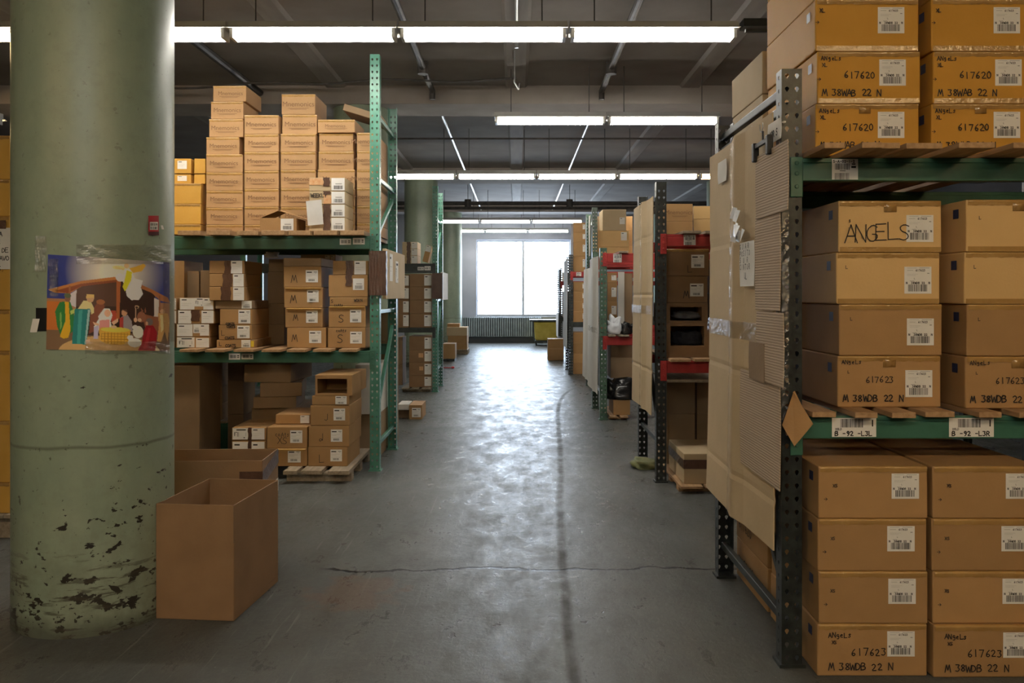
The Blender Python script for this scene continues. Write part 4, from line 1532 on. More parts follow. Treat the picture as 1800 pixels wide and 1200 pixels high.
# upper level: bright cartons
boards([(1088, 1104)], 9.68, 10.8, 1.927, 'single board on the upper red beam of the third right rack', mat='wood_grey')

# ------------------------------------------------------------------ RIGHT, fourth rack (tall posts)
rack('fourth right rack with the tallest posts, pale cartons on top', 1.10, 1, 12.4, 13.5, 2.70, 'worn_green', [(1.93, .10, 'red_steel'), (.95, .10, 'red_steel')],
     length=2.75, struts=[('h', 2.5), ('h', .3)])
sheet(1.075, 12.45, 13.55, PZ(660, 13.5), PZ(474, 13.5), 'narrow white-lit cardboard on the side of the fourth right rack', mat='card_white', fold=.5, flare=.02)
sheet(1.078, 12.42, 12.62, 2.0, PZ(378, 12.45), 'thin white strip high on the fourth right rack post', mat='card_white', flare=0)
G = 'cartons on the upper shelf of the fourth right rack'
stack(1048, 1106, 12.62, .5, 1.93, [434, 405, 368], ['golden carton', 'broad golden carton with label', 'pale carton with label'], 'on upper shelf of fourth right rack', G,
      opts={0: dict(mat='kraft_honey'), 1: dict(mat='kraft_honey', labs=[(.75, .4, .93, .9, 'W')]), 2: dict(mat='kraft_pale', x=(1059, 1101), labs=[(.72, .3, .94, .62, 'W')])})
stack(1049, 1070, 13.15, .3, 1.93, [432, 405, 380], 'dull carton', 'in rear column of the fourth right rack', G, mat='kraft_dull')
stack(1086, 1112, 13.15, .3, 1.93, [432, 405, 380], 'dull carton', 'in rear right column, fourth right rack', G, mat='kraft')

# ------------------------------------------------------------------ RIGHT, fifth rack
rack('fifth right rack with a small red beam near the window', .935, 1, 15.3, 16.3, 2.15, 'dark_steel', [(1.845, .09, 'red_steel'), (.94, .09, 'dark_steel')],
     length=2.75, struts=[('h', .3)], llabs=[(0, PX(1013, 15.28), PX(1022, 15.28), 1.765, 1.835, 'L')])
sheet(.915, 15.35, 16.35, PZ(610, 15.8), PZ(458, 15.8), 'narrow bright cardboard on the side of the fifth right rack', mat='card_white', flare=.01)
stack(1007.5, 1029, 15.4, .6, 1.845, [450, 425, 408, 391], 'brown carton', 'on top shelf of the fifth right rack', 'cartons on the top shelf of the fifth right rack',
      common=dict(labs=[(.78, .3, .98, .8, 'W')]))
stack(1007.5, 1028, 15.38, .6, .94, [547, 529, 512, 495], 'brown carton', 'on middle shelf of the fifth right rack', 'cartons on the middle shelf of the fifth right rack',
      common=dict(labs=[(.8, .3, .98, .8, 'W')]))
stack(1007.5, 1028, 15.40, .6, .0, [638, 621, 603, 584], 'brown carton', 'on floor level of the fifth right rack', 'cartons on the floor level of the fifth right rack')

# ------------------------------------------------------------------ RIGHT, sixth rack
rack('farthest right rack half lost in the window glare', 1.0, 1, 20.0, 21.0, 2.05, 'dark_steel', [(1.75, .09, 'red_steel'), (.9, .09, 'dark_steel')], length=2.75, holes=True, struts=[('h', .4)])
sheet(.985, 20.03, 21.0, PZ(592, 20.5), PZ(550, 20.5), 'small bright sheet low on the farthest right rack', mat='card_white', flare=0)
stack(990, 1002, 20.1, .5, 1.75, [478], 'pale carton', 'on top of the farthest right rack', 'cartons on the farthest right rack', mat='kraft_pale')
stack(990, 1006, 20.1, .5, .9, [530, 512], 'dull carton', 'on the middle shelf of the farthest right rack', 'cartons on the farthest right rack', mat='kraft_dull')

# ------------------------------------------------------------------ LEFT, nearest rack
L1Y, L1B = 6.92, 7.95
rack('nearest left rack with tall perforated green posts', -1.112, -1, L1Y, L1B, 3.38, 'green_post', [(1.905, .105, 'green_steel'), (.975, .095, 'green_steel')], length=2.75,
     struts=[('h', 2.90), ('h', 2.39), ('d', 1.90, 2.30), ('h', 1.29), ('d', .43, 1.14), ('h', .20)], strut_mat='green_post', top_b=3.16,
     llabs=[(0, PX(597, 6.91), PX(617, 6.91), 1.835, 1.885, 'M'), (0, PX(620, 6.91), PX(641, 6.91), 1.838, 1.892, 'M'),
            (1, PX(402, 6.91), PX(422, 6.91), .905, .955, 'M'), (1, PX(424, 6.91), PX(445, 6.91), .908, .955, 'M')])

# top shelf
boards([(312, 352), (363, 405), (415, 453), (460, 500), (507, 545), (551, 592), (598, 640)], 6.80, 7.98, 1.943,
       'pallet boards under the tall carton wall, top shelf of the nearest left rack', mat='wood', thick=.038)
G = 'tall wall of printed cartons on the top shelf of the nearest left rack'
LK = 'printed brown carton'
cols = [
    ('leftmost', 362, 427, [395, 365, 335, 303, 271, 240, 208, 177, 149], {5: (360, 419), 6: (365, 426), 7: (368, 426), 8: (372, 431)}),
    ('second', 429, 490, [395, 363, 332, 300, 267, 236, 202], {}),
    ('third', 493, 555, [395, 364, 331, 299, 267, 235, 200, 164], {6: (494, 556), 7: (493, 553)}),
    ('fourth', 558, 624, [395, 363, 331, 298, 265, 233, 210], {5: (559, 620), 4: (558, 621)}),
    ('fifth', 627, 661, [392, 362, 330, 298, 265, 233], {}),
]
for nm, a, b, tops, xo in cols:
    stack(a, b, 7.27, .72 if nm == 'fifth' else .44, 1.943, tops, LK, 'of the %s column, nearest left top shelf' % nm, G,
          opts={k: dict(x=v, dy=.03) for k, v in xo.items()}, mat='kraft_print', brand=True, etape=True)
# tilted lid leaning on the last two columns
t = carton(PX(600, 7.4), PX(668, 7.4), PZ(212, 7.4), PZ(200, 7.4), 7.40, .40, 'dark tilted carton lid across the fifth column, top left shelf', None, 'kraft_dull', ry=math.radians(17), rz=0.001)
t.location.z = PZ(203, 7.4)
G = 'golden cartons at the left end of the nearest left top shelf'
stack(296, 336, 7.30, .38, 1.943, [], 'x', 'x', G)
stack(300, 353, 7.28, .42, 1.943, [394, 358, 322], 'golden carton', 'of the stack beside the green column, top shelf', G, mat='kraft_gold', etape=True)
zt = PZ(322, 7.28)
for (a, b, nm) in ((306, 336, 'left'), (341, 361, 'right')):
    for r, (zz0, zz1) in enumerate(((322, 305), (304.5, 277))):
        carton(PX(a, 7.32), PX(b, 7.32), PZ(zz0, 7.28) + .0 + (.004 if r else 0), PZ(zz1, 7.28), 7.32, .3,
               'small golden carton, %s one of the %s pair beside the green column' % (('lower', 'upper')[r], nm), 'small golden cartons beside the green column',
               'kraft_gold', labs=[(.2, .3, .75, .85, 'W')] if a == 306 else ())
# small cartons in front
G = 'small labelled cartons in front of the tall carton wall'
t = carton(PX(457, 6.9), PX(521, 6.9), 1.943, PZ(383, 6.9), 6.9, .3, 'low open carton with raised flaps in front of the carton wall', G, 'kraft', hollow='top',
           labs=[(.57, .05, .92, .95, 'C')])
m_ = MB()
w_ = PX(521, 6.9) - PX(457, 6.9); h_ = PZ(383, 6.9) - 1.943
m_.hexa([(-w_ / 2, .012, h_), (-.01, .012, h_ + .058), (-w_ / 2, .02, h_ + .004), (-.01, .02, h_ + .062), (-w_ / 2, .27, h_), (-.01, .29, h_ + .07), (-w_ / 2, .27, h_ + .004), (-.01, .29, h_ + .074)])
m_.build('flap', 'kraft', t)
m_ = MB()
m_.hexa([(.01, .012, h_ + .060), (w_ / 2 + .09, .012, h_ - .012), (.01, .02, h_ + .064), (w_ / 2 + .09, .02, h_ - .008), (.01, .29, h_ + .07), (w_ / 2 + .09, .27, h_ - .012), (.01, .29, h_ + .074), (w_ / 2 + .09, .27, h_ - .008)])
m_.build('flap', 'kraft', t)
stack(543, 607, 6.88, .34, 1.943, [382, 359, 336, 312], 'small light carton with barcode label', 'before the carton wall', G,
      common=dict(labs=[(.62, .06, .98, .96, 'C')], btape=((.40, .60),), mat='kraft_pale'),
      opts={3: dict(btape=((.40, .58, .35, 1.0),), mid=(.02, .4, .45, .95, 'orange_mark')), 2: dict(texts=[('WEEKLY', .05, .55, .028, .004, .8)], btape=((.4, .6, .75, 1.0),), mid=(.4, .62, .05, .7, 'orange_mark'))})
mb = MB()
mb.grid(lambda u, v: (PX(540, 6.84) + u * .125 + v * -.012, 6.845 + .02 * (1 - v), PZ(396, 6.84) + .195 * v + .012 * u), 3, 5)
tag(mb.build('paper_sheet', 'paper', solid=.0008), 'plain white sheet of paper hanging before the small carton stack', 'paper')

# middle shelf
boards([(316, 349), (361, 395), (410, 445), (460, 493), (504, 537), (549, 581), (595, 626)], 6.74, 7.98, .999,
       'orange-brown pallet boards on the middle shelf of the nearest left rack', mat='wood')
G = 'white-labelled cartons at the left of the nearest left middle shelf'
stack(309, 368, 6.93, .45, .999, [592, 569, 545, 523], 'small carton covered in white labels', 'of the stack by the green column', G,
      opts={0: dict(labs=[(.04, .05, .56, .97, 'H'), (.60, .05, .99, .9, 'W')]),
            1: dict(labs=[(.04, .05, .5, .97, 'W'), (.52, .3, .72, .98, 'C'), (.72, .1, .99, .97, 'W')]),
            2: dict(x=(312, 376), labs=[(.02, .02, .38, .98, 'W'), (.66, .05, .99, .97, 'W')], btape=((.38, .62, .2, 1.0),)),
            3: dict(x=(314, 376), labs=[(.04, .05, .45, .97, 'W'), (.45, .3, .72, .98, 'H'), (.70, .05, .98, .97, 'W')])})
stack(280, 311, 6.95, .4, PZ(569, 6.93), [545, 523], 'small carton', 'half behind the green column', 'cartons half behind the green column',
      common=dict(labs=[(.4, .05, .95, .95, 'W')]))
carton(PX(270, 6.95), PX(307, 6.95), .999, PZ(569, 6.93) - .001, 6.95, .4, 'plain carton low behind the green column edge, left middle shelf', None, 'kraft')
G = 'brown cartons in the second stack of the nearest left middle shelf'
LB = (.68, .02, .99, .98, 'W')
stack(380, 447, 6.93, .48, .999, [597, 571, 543, 528, 504, 481, 458],
      ['flat carton with yellow sticker', 'carton marked COATS', 'carton with white barcode label', 'flat dull carton with yellow sticker', 'taped carton with white end label', 'taped carton with white end label', 'taped carton with white end label'],
      'of the second stack, left middle shelf', G,
      opts={0: dict(labs=[(.66, .05, .9, .98, 'C')], yellow=(.91, .15, .99, .85), texts=[('L', .08, .25, .03, .004), ('COATS', .25, .12, .022, .004)]),
            1: dict(x=(384, 443), labs=[(.56, .1, .93, .95, 'B')], texts=[('COATS', .25, .82, .018, .004), ('L', .10, .3, .04, .003), ('COATS', .2, .05, .02, .004)]),
            2: dict(x=(386, 443), labs=[(.58, .1, .95, .95, 'B')], texts=[('COATS', .2, .0, .018, .004)]),
            3: dict(x=(378, 443), mat='kraft_dull', labs=[(.72, .05, .99, .95, 'C')], sidelab=None, yellow=None),
            4: dict(x=(369, 431), labs=[LB], btape=((.34, .62),), dy=-.02),
            5: dict(x=(369, 431), labs=[(.68, .02, .98, .98, 'W')], btape=((.39, .66),), dy=-.02, dep=.44),
            6: dict(x=(369, 431), labs=[(.62, .02, .94, .98, 'W')], btape=((.44, .62),), dy=-.02)})
# glossy wrap on the side of two of them
for (zz, nm) in ((535, 'flat dull carton'), (605, 'bottom flat carton')):
    mb = MB()
    x_ = PX(446, 6.93) + .004
    mb.grid(lambda u, v: (x_ + .008 + .006 * math.sin(u * 30 + v * 8), 6.98 + .38 * u, PZ(zz, 6.93) - .035 + .07 * v), 20, 3)
    tag(mb.build('plastic_wrap', 'clear_tape'), 'shiny film wrapped round the side of the %s, second left stack' % nm, 'film')
carton(PX(352, 7.5), PX(384, 7.5), .999, PZ(475, 7.5), 7.5, .42, 'dull brown carton standing behind the labelled cartons, second from left', 'cartons at the back of the nearest left middle shelf', 'kraft_dull')
carton(PX(326, 7.52), PX(350, 7.52), .999, PZ(476, 7.5), 7.52, .4, 'dull tall carton behind the white-labelled stack', 'cartons at the back of the nearest left middle shelf', 'kraft_dull')
carton(PX(294, 7.45), PX(324, 7.45), .999, PZ(458, 7.45), 7.45, .45, 'tall brown carton behind the column edge, left middle shelf', 'cartons at the back of the nearest left middle shelf', 'kraft')
stack(470, 500, 7.4, .5, .999, [570, 533, 478, 455], 'large dull carton', 'of the rear stack left of the M stack', 'large dull cartons at the back of the left middle shelf', mat='kraft_dull',
      opts={3: dict(x=(472, 505))})
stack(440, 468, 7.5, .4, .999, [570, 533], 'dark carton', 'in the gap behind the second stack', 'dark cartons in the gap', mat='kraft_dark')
lump('crumpled grey film on top of the dull rear cartons', 'film', PX(473, 7.2), 7.28, PZ(455, 7.4) + .002, .05, .05, .05, 'white_bag', name='film_scrap', seed=31, amp=.35)
G = 'cartons marked M on the nearest left middle shelf'
stack(500, 570, 6.93, .46, .999, [575.5, 541, 505, 468, 453],
      ['carton marked M, label on its lower right,', 'carton marked M with a sunken front', 'carton marked M, slightly crooked', 'carton marked M', 'dull flat carton'],
      'of the M stack', G,
      opts={0: dict(x=(504, 573), texts=[('M', .14, .30, .058, .0035, .8)], labs=[(.57, .24, .88, .84, 'B')]),
            1: dict(x=(501, 567), texts=[('M', .22, .34, .050, .0035, .8)], labs=[(.56, .24, .87, .86, 'B')], lip=True),
            2: dict(x=(499, 567), texts=[('M', .16, .26, .062, .0035, .8)], labs=[(.60, .28, .90, .88, 'B')], lip=True),
            3: dict(x=(498, 565), texts=[('M', .20, .24, .060, .0035, .8)], labs=[(.59, .24, .91, .82, 'B')]),
            4: dict(x=(498, 565), mat='kraft_dull', dep=.5)})
G = 'cartons marked S on the nearest left middle shelf'
stack(577, 644, 6.93, .46, .999, [575.5, 538, 522, 483, 458],
      ['carton marked S under scrawled COATS', 'carton marked S', 'flat carton with faint scrawl', 'carton with brown tape', 'flat carton with shiny brown tape'],
      'of the S stack', G,
      opts={0: dict(x=(576, 643), texts=[('S', .24, .24, .068, .0042), ('coAts', .22, .78, .022, .003, .8)], labs=[(.59, .22, .90, .80, 'B')]),
            1: dict(x=(577, 643), texts=[('S', .28, .22, .066, .0042)], labs=[(.58, .24, .88, .84, 'B')], lip=True),
            2: dict(x=(579, 647), texts=[('coAts', .12, .0, .018, .003, .85), ('S', .05, .4, .025, .003), ('WORN', .64, .5, .022, .003)]),
            3: dict(x=(577, 647), labs=[(.62, .32, .9, .84, 'C')], btape=((.44, .60, .5, 1.0),)),
            4: dict(x=(585, 648), labs=[(.60, .03, .92, .97, 'W')], btape=((.37, .58),))})
stack(528, 590, 7.6, .3, 1.0, [520, 462, 447], ['plain carton', 'plain carton', 'pale carton with white end labels'], 'of the stack behind the M stack', 'cartons behind the M stack',
      opts={2: dict(labs=[(.7, .2, .84, .9, 'W'), (.86, .2, .98, .9, 'W')], mat='kraft_pale')}, mat='kraft_dull')
stack(640, 690, 8.06, .4, .0, [660, 600, 545], 'dull carton', 'of the stack seen behind the post frame', 'cartons seen through the left post frame', mat='kraft_dull')

# flat carton strapped to the post frame with brown tape
t = thing('flattened_carton', 'flattened white-lit carton taped across the side of the near left frame', 'box', (-1.088, 6.9, 0))
zb, ztp = PZ(525.5, 6.95), PZ(437, 6.95)
mb = MB(); mb.box(0, .02, zb, .03, 1.18, ztp)
mb.build('box_body', 'kraft_pale', t, bevel=.004)
mb = MB()
for k, (xa, ya, xb_, yb_) in enumerate(((-.104, -.006, -.03, -.008), (-.03, -.008, .032, .01), (.032, .01, .034, .06))):
    mb.grid(lambda u, v: (xa + (xb_ - xa) * u + .002 * math.sin(v * 25), ya + (yb_ - ya) * u - .003 * abs(math.sin(u * 9 + v * 3)), zb + .03 + (ztp - zb - .05) * v), 6, 14)
mb.build('packing_tape', 'tape_brown', t)
make_label(t, .20, ztp - .26, .38, ztp - .03, 'W', to3=lambda u, z, o: (.032 + o, u, z))
make_label(t, .55, zb + .14, .72, ztp - .08, 'H', to3=lambda u, z, o: (.032 + o, u, z))

# floor level of the nearest left rack
boards([(497, 521), (528, 564), (576, 613)], 6.44, 7.4, .10, 'low pallet jutting toward the aisle under the taped stacks', mat='wood_grey', zbot=0.0, thick=.03)
G = 'cartons at the right of the nearest left floor level'
stack(541, 613, 6.62, .52, .10, [785, 748, 712, 695, 659],
      ['brown carton with faint writing and label', 'brown carton marked J with label', 'brown carton marked J with label', 'flat carton with label', 'open-fronted carton with a dark hollow'],
      'of the aisle-side floor stack', G,
      opts={0: dict(x=(541, 611), texts=[('L', .3, .2, .06, .003)], labs=[(.57, .26, .86, .86, 'B')]),
            1: dict(x=(542, 614), texts=[('d', .26, .25, .06, .003)], labs=[(.55, .24, .83, .82, 'B')]),
            2: dict(x=(545, 615), texts=[('J' if 'J' in GLY else 'L', .35, .25, .05, .003)], labs=[(.59, .26, .88, .84, 'B')]),
            3: dict(x=(548, 614), labs=[(.63, .1, .93, .95, 'B')]),
            4: dict(x=(554, 619), hollow='front', flap=(.06, .1, .86, .82), dep=.6)})
make_label(bpy.data.objects[-1] if False else thing('shipping_label', 'tilted white label inside the open-fronted carton hollow', 'label', (PX(597, 6.9), 6.93, PZ(690, 6.9))), 0, 0, .085, .055, 'B')
stack(469, 540, 6.62, .52, .10, [788, 750], ['brown carton with a torn flap and label', 'brown carton marked XS with label'], 'of the second floor stack', 'cartons marked XS on the left floor level',
      opts={0: dict(labs=[(.52, .22, .84, .92, 'B')], lip=True), 1: dict(texts=[('XS', .26, .22, .055, .003), ('coAts', .2, .55, .03, .0025)], labs=[(.58, .26, .88, .84, 'B')])})
G = 'small white-labelled cartons on the left floor level'
for r, (za, zb_) in enumerate(((790, 774), (773.5, 751))):
    carton(PX(407, 6.8), PX(468, 6.8), (.10 if r == 0 else PZ(773.5, 6.8)), PZ((774, 751)[r], 6.8), 6.8, .45,
           'small carton with two white labels, %s of the pair on the floor level' % ('lower', 'upper')[r], G, 'kraft',
           labs=[(.03, .06, .48, .94, 'H' if r else 'W'), (.58, .06, .95, .94, 'W')], btape=((.48, .58),))
boards([(400, 428), (436, 462)], 6.7, 7.28, .10, 'low pallet under the small white-labelled cartons', mat='wood_grey', zbot=0.0)
carton(PX(484, 6.75), PX(545, 6.75), PZ(750, 6.62) + .002, PZ(728, 6.75) , 6.75, .42, 'flat carton with end label lying on the XS cartons', None, 'kraft', labs=[(.72, .1, .98, .9, 'W')])
G = 'heap of dull flat cartons on the left floor level'
stack(442, 520, 7.3, .6, .0, [750, 716], 'dull flat carton', 'at the base of the heap', G, mat='kraft_dull')
stack(444, 528, 7.25, .6, PZ(716, 7.3), [697, 672, 640], ['dull slanting carton', 'dull flat carton', 'broad dark carton'], 'on the heap of dull cartons', G, mat='kraft_dull',
      opts={0: dict(x=(446, 520), rz=.12), 1: dict(x=(458, 530), rz=.18), 2: dict(x=(428, 512), rz=-.06)})
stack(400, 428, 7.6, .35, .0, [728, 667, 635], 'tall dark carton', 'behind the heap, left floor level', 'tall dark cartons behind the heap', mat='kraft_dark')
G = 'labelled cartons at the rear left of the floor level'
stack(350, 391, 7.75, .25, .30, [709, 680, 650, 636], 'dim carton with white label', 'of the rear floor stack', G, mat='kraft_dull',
      common=dict(labs=[(.45, .3, .8, .85, 'B')]), opts={3: dict(labs=())})
boards([(352, 364), (368, 380), (384, 398)], 7.65, 8.0, .30, 'dim raised pallet boards under the rear labelled cartons', mat='wood_grey')
mb = MB(); mb.box(PX(352, 7.68), 7.68, 0, PX(405, 7.68), 8.0, .278)
tag(mb.build('storage_bin', 'green_steel', bevel=.01), 'dark greenish bin under the rear labelled cartons', 'bin')
carton(PX(290, 7.0), PX(351, 7.0), .0, PZ(642, 7.0), 7.0, .5, 'very large dim carton beside the column on the left floor level', None, 'kraft_dull')
carton(PX(638, 7.62), PX(706, 7.62), .0, PZ(727, 7.5), 7.45, .35, 'brown carton under the large pale panel box', None, 'kraft_dull') if False else None
carton(PX(628, 7.5), PX(667, 7.5), .0, .385, 7.5, .4, 'dull brown carton supporting the large pale box by the frame', None, 'kraft_dull')
carton(PX(626, 7.5), PX(667, 7.5), .387, PZ(640, 7.5), 7.45, .62, 'large pale box standing behind the near left frame', None, 'card_white')

# small carton on the floor beyond the nearest left rack
carton(PX(719, 9.8), PX(742, 9.8), 0, .165, 9.8, .42, 'small brown carton with a label on the floor between left racks', None, 'kraft', labs=[(.22, .15, .9, .8, 'B')])
mb = MB(); mb.box(PX(699, 9.85), 9.85, .10, PX(718.5, 9.85), 10.2, .165)
tag(mb.build('cardboard_tray', 'card_white', bevel=.004), 'pale flat tray beside the small floor carton', 'tray')
mb = MB(); mb.box(PX(699, 9.9), 9.92, 0, PX(718.5, 9.9), 10.18, .099)
tag(mb.build('dark_box', 'kraft_dark'), 'low dark box under the pale flat tray', 'box')

# ------------------------------------------------------------------ LEFT, far rack
rack('far left rack with green posts, two dark shelves of cartons', -1.16, -1, 12.55, 13.45, 3.03, 'green_post', [(1.89, .12, 'dark_steel'), (.945, .07, 'dark_steel')], length=2.75,
     struts=[('h', 2.55), ('d', 1.9, 2.4), ('h', 1.35), ('d', .6, 1.25), ('h', .32)], strut_mat='green_post', llabs=[(0, PX(734, 12.54), PX(745, 12.54), 1.79, 1.84, 'M'), (0, PX(746, 12.54), PX(757, 12.54), 1.79, 1.85, 'M')])
stack(707, 734, 12.6, .42, 1.89, [449, 437, 425], 'small pale carton with white labels', 'on top of the far left rack', 'small cartons on the far left rack', mat='kraft_pale',
      common=dict(labs=[(.60, .05, .98, .95, 'W')], btape=((.3, .55),)))
t = carton(PX(742, 12.6), PX(752, 12.6), 1.915, PZ(430, 12.6), 12.62, .25, 'narrow round-topped carton leaning on the far left rack', None, 'kraft', ry=math.radians(14), rz=.001, labs=[(.05, .62, .95, .98, 'W')])
stack(720, 759, 12.62, .5, .945, [551, 527, 504, 481], 'brown carton with white label', 'middle shelf of far left rack', 'cartons on the middle shelf of the far left rack', mat='kraft_brown',
      common=dict(labs=[(.66, .1, .98, .9, 'W')]))
stack(700, 719, 12.64, .5, .945, [551, 527, 504, 482], 'brown carton', 'in the left column, middle shelf of far left rack', 'cartons on the middle shelf of the far left rack', mat='kraft_brown',
      common=dict(labs=[(.45, .1, .98, .9, 'W')]))
boards([(706, 719), (723, 736), (741, 756)], 12.5, 13.4, .065, 'dark low pallet under the far left rack cartons', mat='wood_grey', zbot=0.0)
stack(719, 759, 12.62, .5, .065, [660, 637, 615, 590.5], 'brown carton with white label', 'floor level of far left rack', 'cartons on the floor level of the far left rack', mat='kraft_brown',
      common=dict(labs=[(.68, .1, .98, .9, 'W')]), opts={1: dict(mid=(.45, .62, .4, .7, 'orange_mark')), 2: dict(mid=(.42, .62, .4, .75, 'orange_mark'))})
stack(700, 708, 12.9, .4, .065, [640, 592], 'dull carton', 'at the left edge of the far left floor level', 'cartons on the floor level of the far left rack', mat='kraft_dull')
t = thing('flattened_carton', 'bright flattened carton taped to the side of the far left frame', 'box', (-1.12, 12.6, 0))
mb = MB(); mb.box(0, .0, PZ(527, 12.6), .03, .95, PZ(478, 12.6))
mb.build('box_body', 'card_white', t, bevel=.004)
mb = MB(); mb.box(-.12, -.07, PZ(525, 12.6), .034, -.055, PZ(480, 12.6))
mb.build('packing_tape', 'tape_brown', t)

# ------------------------------------------------------------------ far-left stack beside the column
boards([(-60, -42), (-36, -18), (-14, 2), (4, 17)], 4.95, 5.7, .15, 'upper low pallet under the tall cartons at the left picture edge', mat='wood_grey', zbot=0.0)
G = 'tall golden cartons at the left picture edge'
stack(-95, 18, 5.0, .6, .15, [848, 740, 617, 545, 380, 315, 238], 'tall golden carton', 'at the left edge beside the green column', G, mat='kraft_gold', etape=True)
xs1 = PX(18, 4.98)
mb = MB(); mb.box(xs1 - .26, 4.984, PZ(473, 4.98), xs1 - .004, 4.986, PZ(400, 4.98))
sg = mb.build('handwritten_sign', 'paper')
tag(sg, 'white handwritten sign taped to the cartons at the left edge', 'sign')
mb = MB()
for k, (s, rgt, hh) in enumerate((('PARA', .045, .026), ('DE', .055, .022), ('SERLA DE', .008, .026), ('POR FAVO', .004, .026), ('GRACIAS.', .030, .030))):
    n_ = len(s)
    z_ = PZ(412, 4.98) - .048 * k - (.012 if k > 3 else 0) - hh * .3
    write(mb, s, xs1 - .004 - rgt - n_ * .72 * hh, z_, hh, .0030, lambda u, z: (u, 4.9830, z), 0, adv=.72)
mb.build('handwriting', 'ink', sg)
mb = MB(); mb.grid(lambda u, v: (xs1 - .16 + .135 * u, 4.982 - .002 * abs(math.sin(u * 20)), PZ(402, 4.98) + .05 * v), 8, 2)
tag(mb.build('packing_tape', 'tape_brown'), 'strip of brown tape holding the sign at the left edge', 'tape')

# ------------------------------------------------------------------ FOREGROUND open boxes
ang = math.atan2(-.033, .355)
c0 = Vector((-1.593, 3.77, 0)); c1 = Vector((-1.238, 3.737, 0))
w1 = (c1 - c0).length
t = thing('open_cardboard_box', 'large empty brown carton open at the top, in front beside the column', 'box', ((c0.x + c1.x) / 2, (c0.y + c1.y) / 2, 0), ang)


def open_box(t, w, dep, h, mat='kraft_brown', tk=.006, slits=True):
    panels = [((-w / 2, 0, .001), (w / 2, tk, h)), ((-w / 2, dep - tk, .001), (w / 2, dep, h)), ((-w / 2, tk, .001), (-w / 2 + tk, dep - tk, h)),
              ((w / 2 - tk, tk, .001), (w / 2, dep - tk, h))]
    for a, b in panels:
        mb = MB()
        mb.box(*a, *b)
        mb.build('side_panel', mat, t, bevel=.0015, seg=1)
    mb = MB(); mb.box(-w / 2 + tk, tk, .001, w / 2 - tk, dep - tk, .007)
    mb.build('bottom_panel', mat, t)


open_box(t, w1, .522, .508)
mb = MB()       # slit at the near right corner
mb.box(w1 / 2 - .0015, -.0012, .508 - .165, w1 / 2 + .0012, .0015, .506)
mb.build('corner_slit', 'kraft_dark', t)
mb = MB()       # small printed corner bracket on the side
X = w1 / 2 + .001
mb.face([(X, .40, .03), (X, .49, .03), (X, .49, .034), (X, .40, .034)])
mb.face([(X, .486, .03), (X, .49, .03), (X, .49, .10), (X, .486, .10)])
mb.build('printed_mark', 'ink_faint', t)

h2 = .586
t = thing('open_cardboard_box', 'wide open brown carton with dark brown tape, behind the front one', 'box', (-1.595, 4.335, 0), math.radians(2.5))
w2, d2 = .60, .34
open_box(t, w2, d2, h2)
mb = MB()
e = .0015
mb.grid(lambda u, v: (w2 / 2 - .115 + .116 * u, -e - .001 * math.sin(u * 9) ** 2, h2 - .13 + .075 * v), 8, 3)
mb.grid(lambda u, v: (w2 / 2 + e + .002 * math.sin(u * 17 + v * 5) ** 2, d2 * u, h2 - .13 + .075 * v + .055 * u), 14, 4)
mb.build('packing_tape', 'tape_brown', t)
mb = MB()
mb.grid(lambda u, v: (w2 / 2 + e + .002 + .003 * math.sin(u * 27 + v * 9) ** 2, .02 + .3 * u, h2 - .27 + .03 * v + .05 * u), 14, 3)
mb.build('clear_tape_strip', 'clear_tape', t)
make_label(t, d2 - .07, .36, d2 - .01, .43, 'B', to3=lambda u, z, o: (w2 / 2 + .004 + o, u, z))


# ------------------------------------------------------------------ the poster and stickers on the column
def col_theta(px):
    """angle on the column where the ray through pixel column px meets it"""
    dx, dy = (px - CX) / F, 1.0
    a = dx * dx + dy * dy
    b = -2 * (dx * COLX + dy * COLY)
    R = COLR
    c = COLX ** 2 + COLY ** 2 - R * R
    D = max(b * b - 4 * a * c, 0)
    s = (-b - math.sqrt(D)) / (2 * a)
    return math.atan2(dy * s - COLY, dx * s - COLX), s


def on_col(px, py, off=.0015):
    th, s = col_theta(px)
    d = COLY + COLR * math.sin(th)
    return (COLX + (COLR + off) * math.cos(th), COLY + (COLR + off) * math.sin(th), PZ(py, d))


def ell(U, V, cx, cy, rx, ry):
    return ((U - cx) / rx) ** 2 + ((V - cy) / ry) ** 2 < 1


def poly(U, V, pts):
    ins = np.zeros(U.shape, bool)
    n = len(pts)
    for i in range(n):
        x0, y0 = pts[i]
        x1, y1 = pts[(i + 1) % n]
        c = ((y0 > V) != (y1 > V)) & (U < (x1 - x0) * (V - y0) / ((y1 - y0) or 1e-9) + x0)
        ins ^= c
    return ins


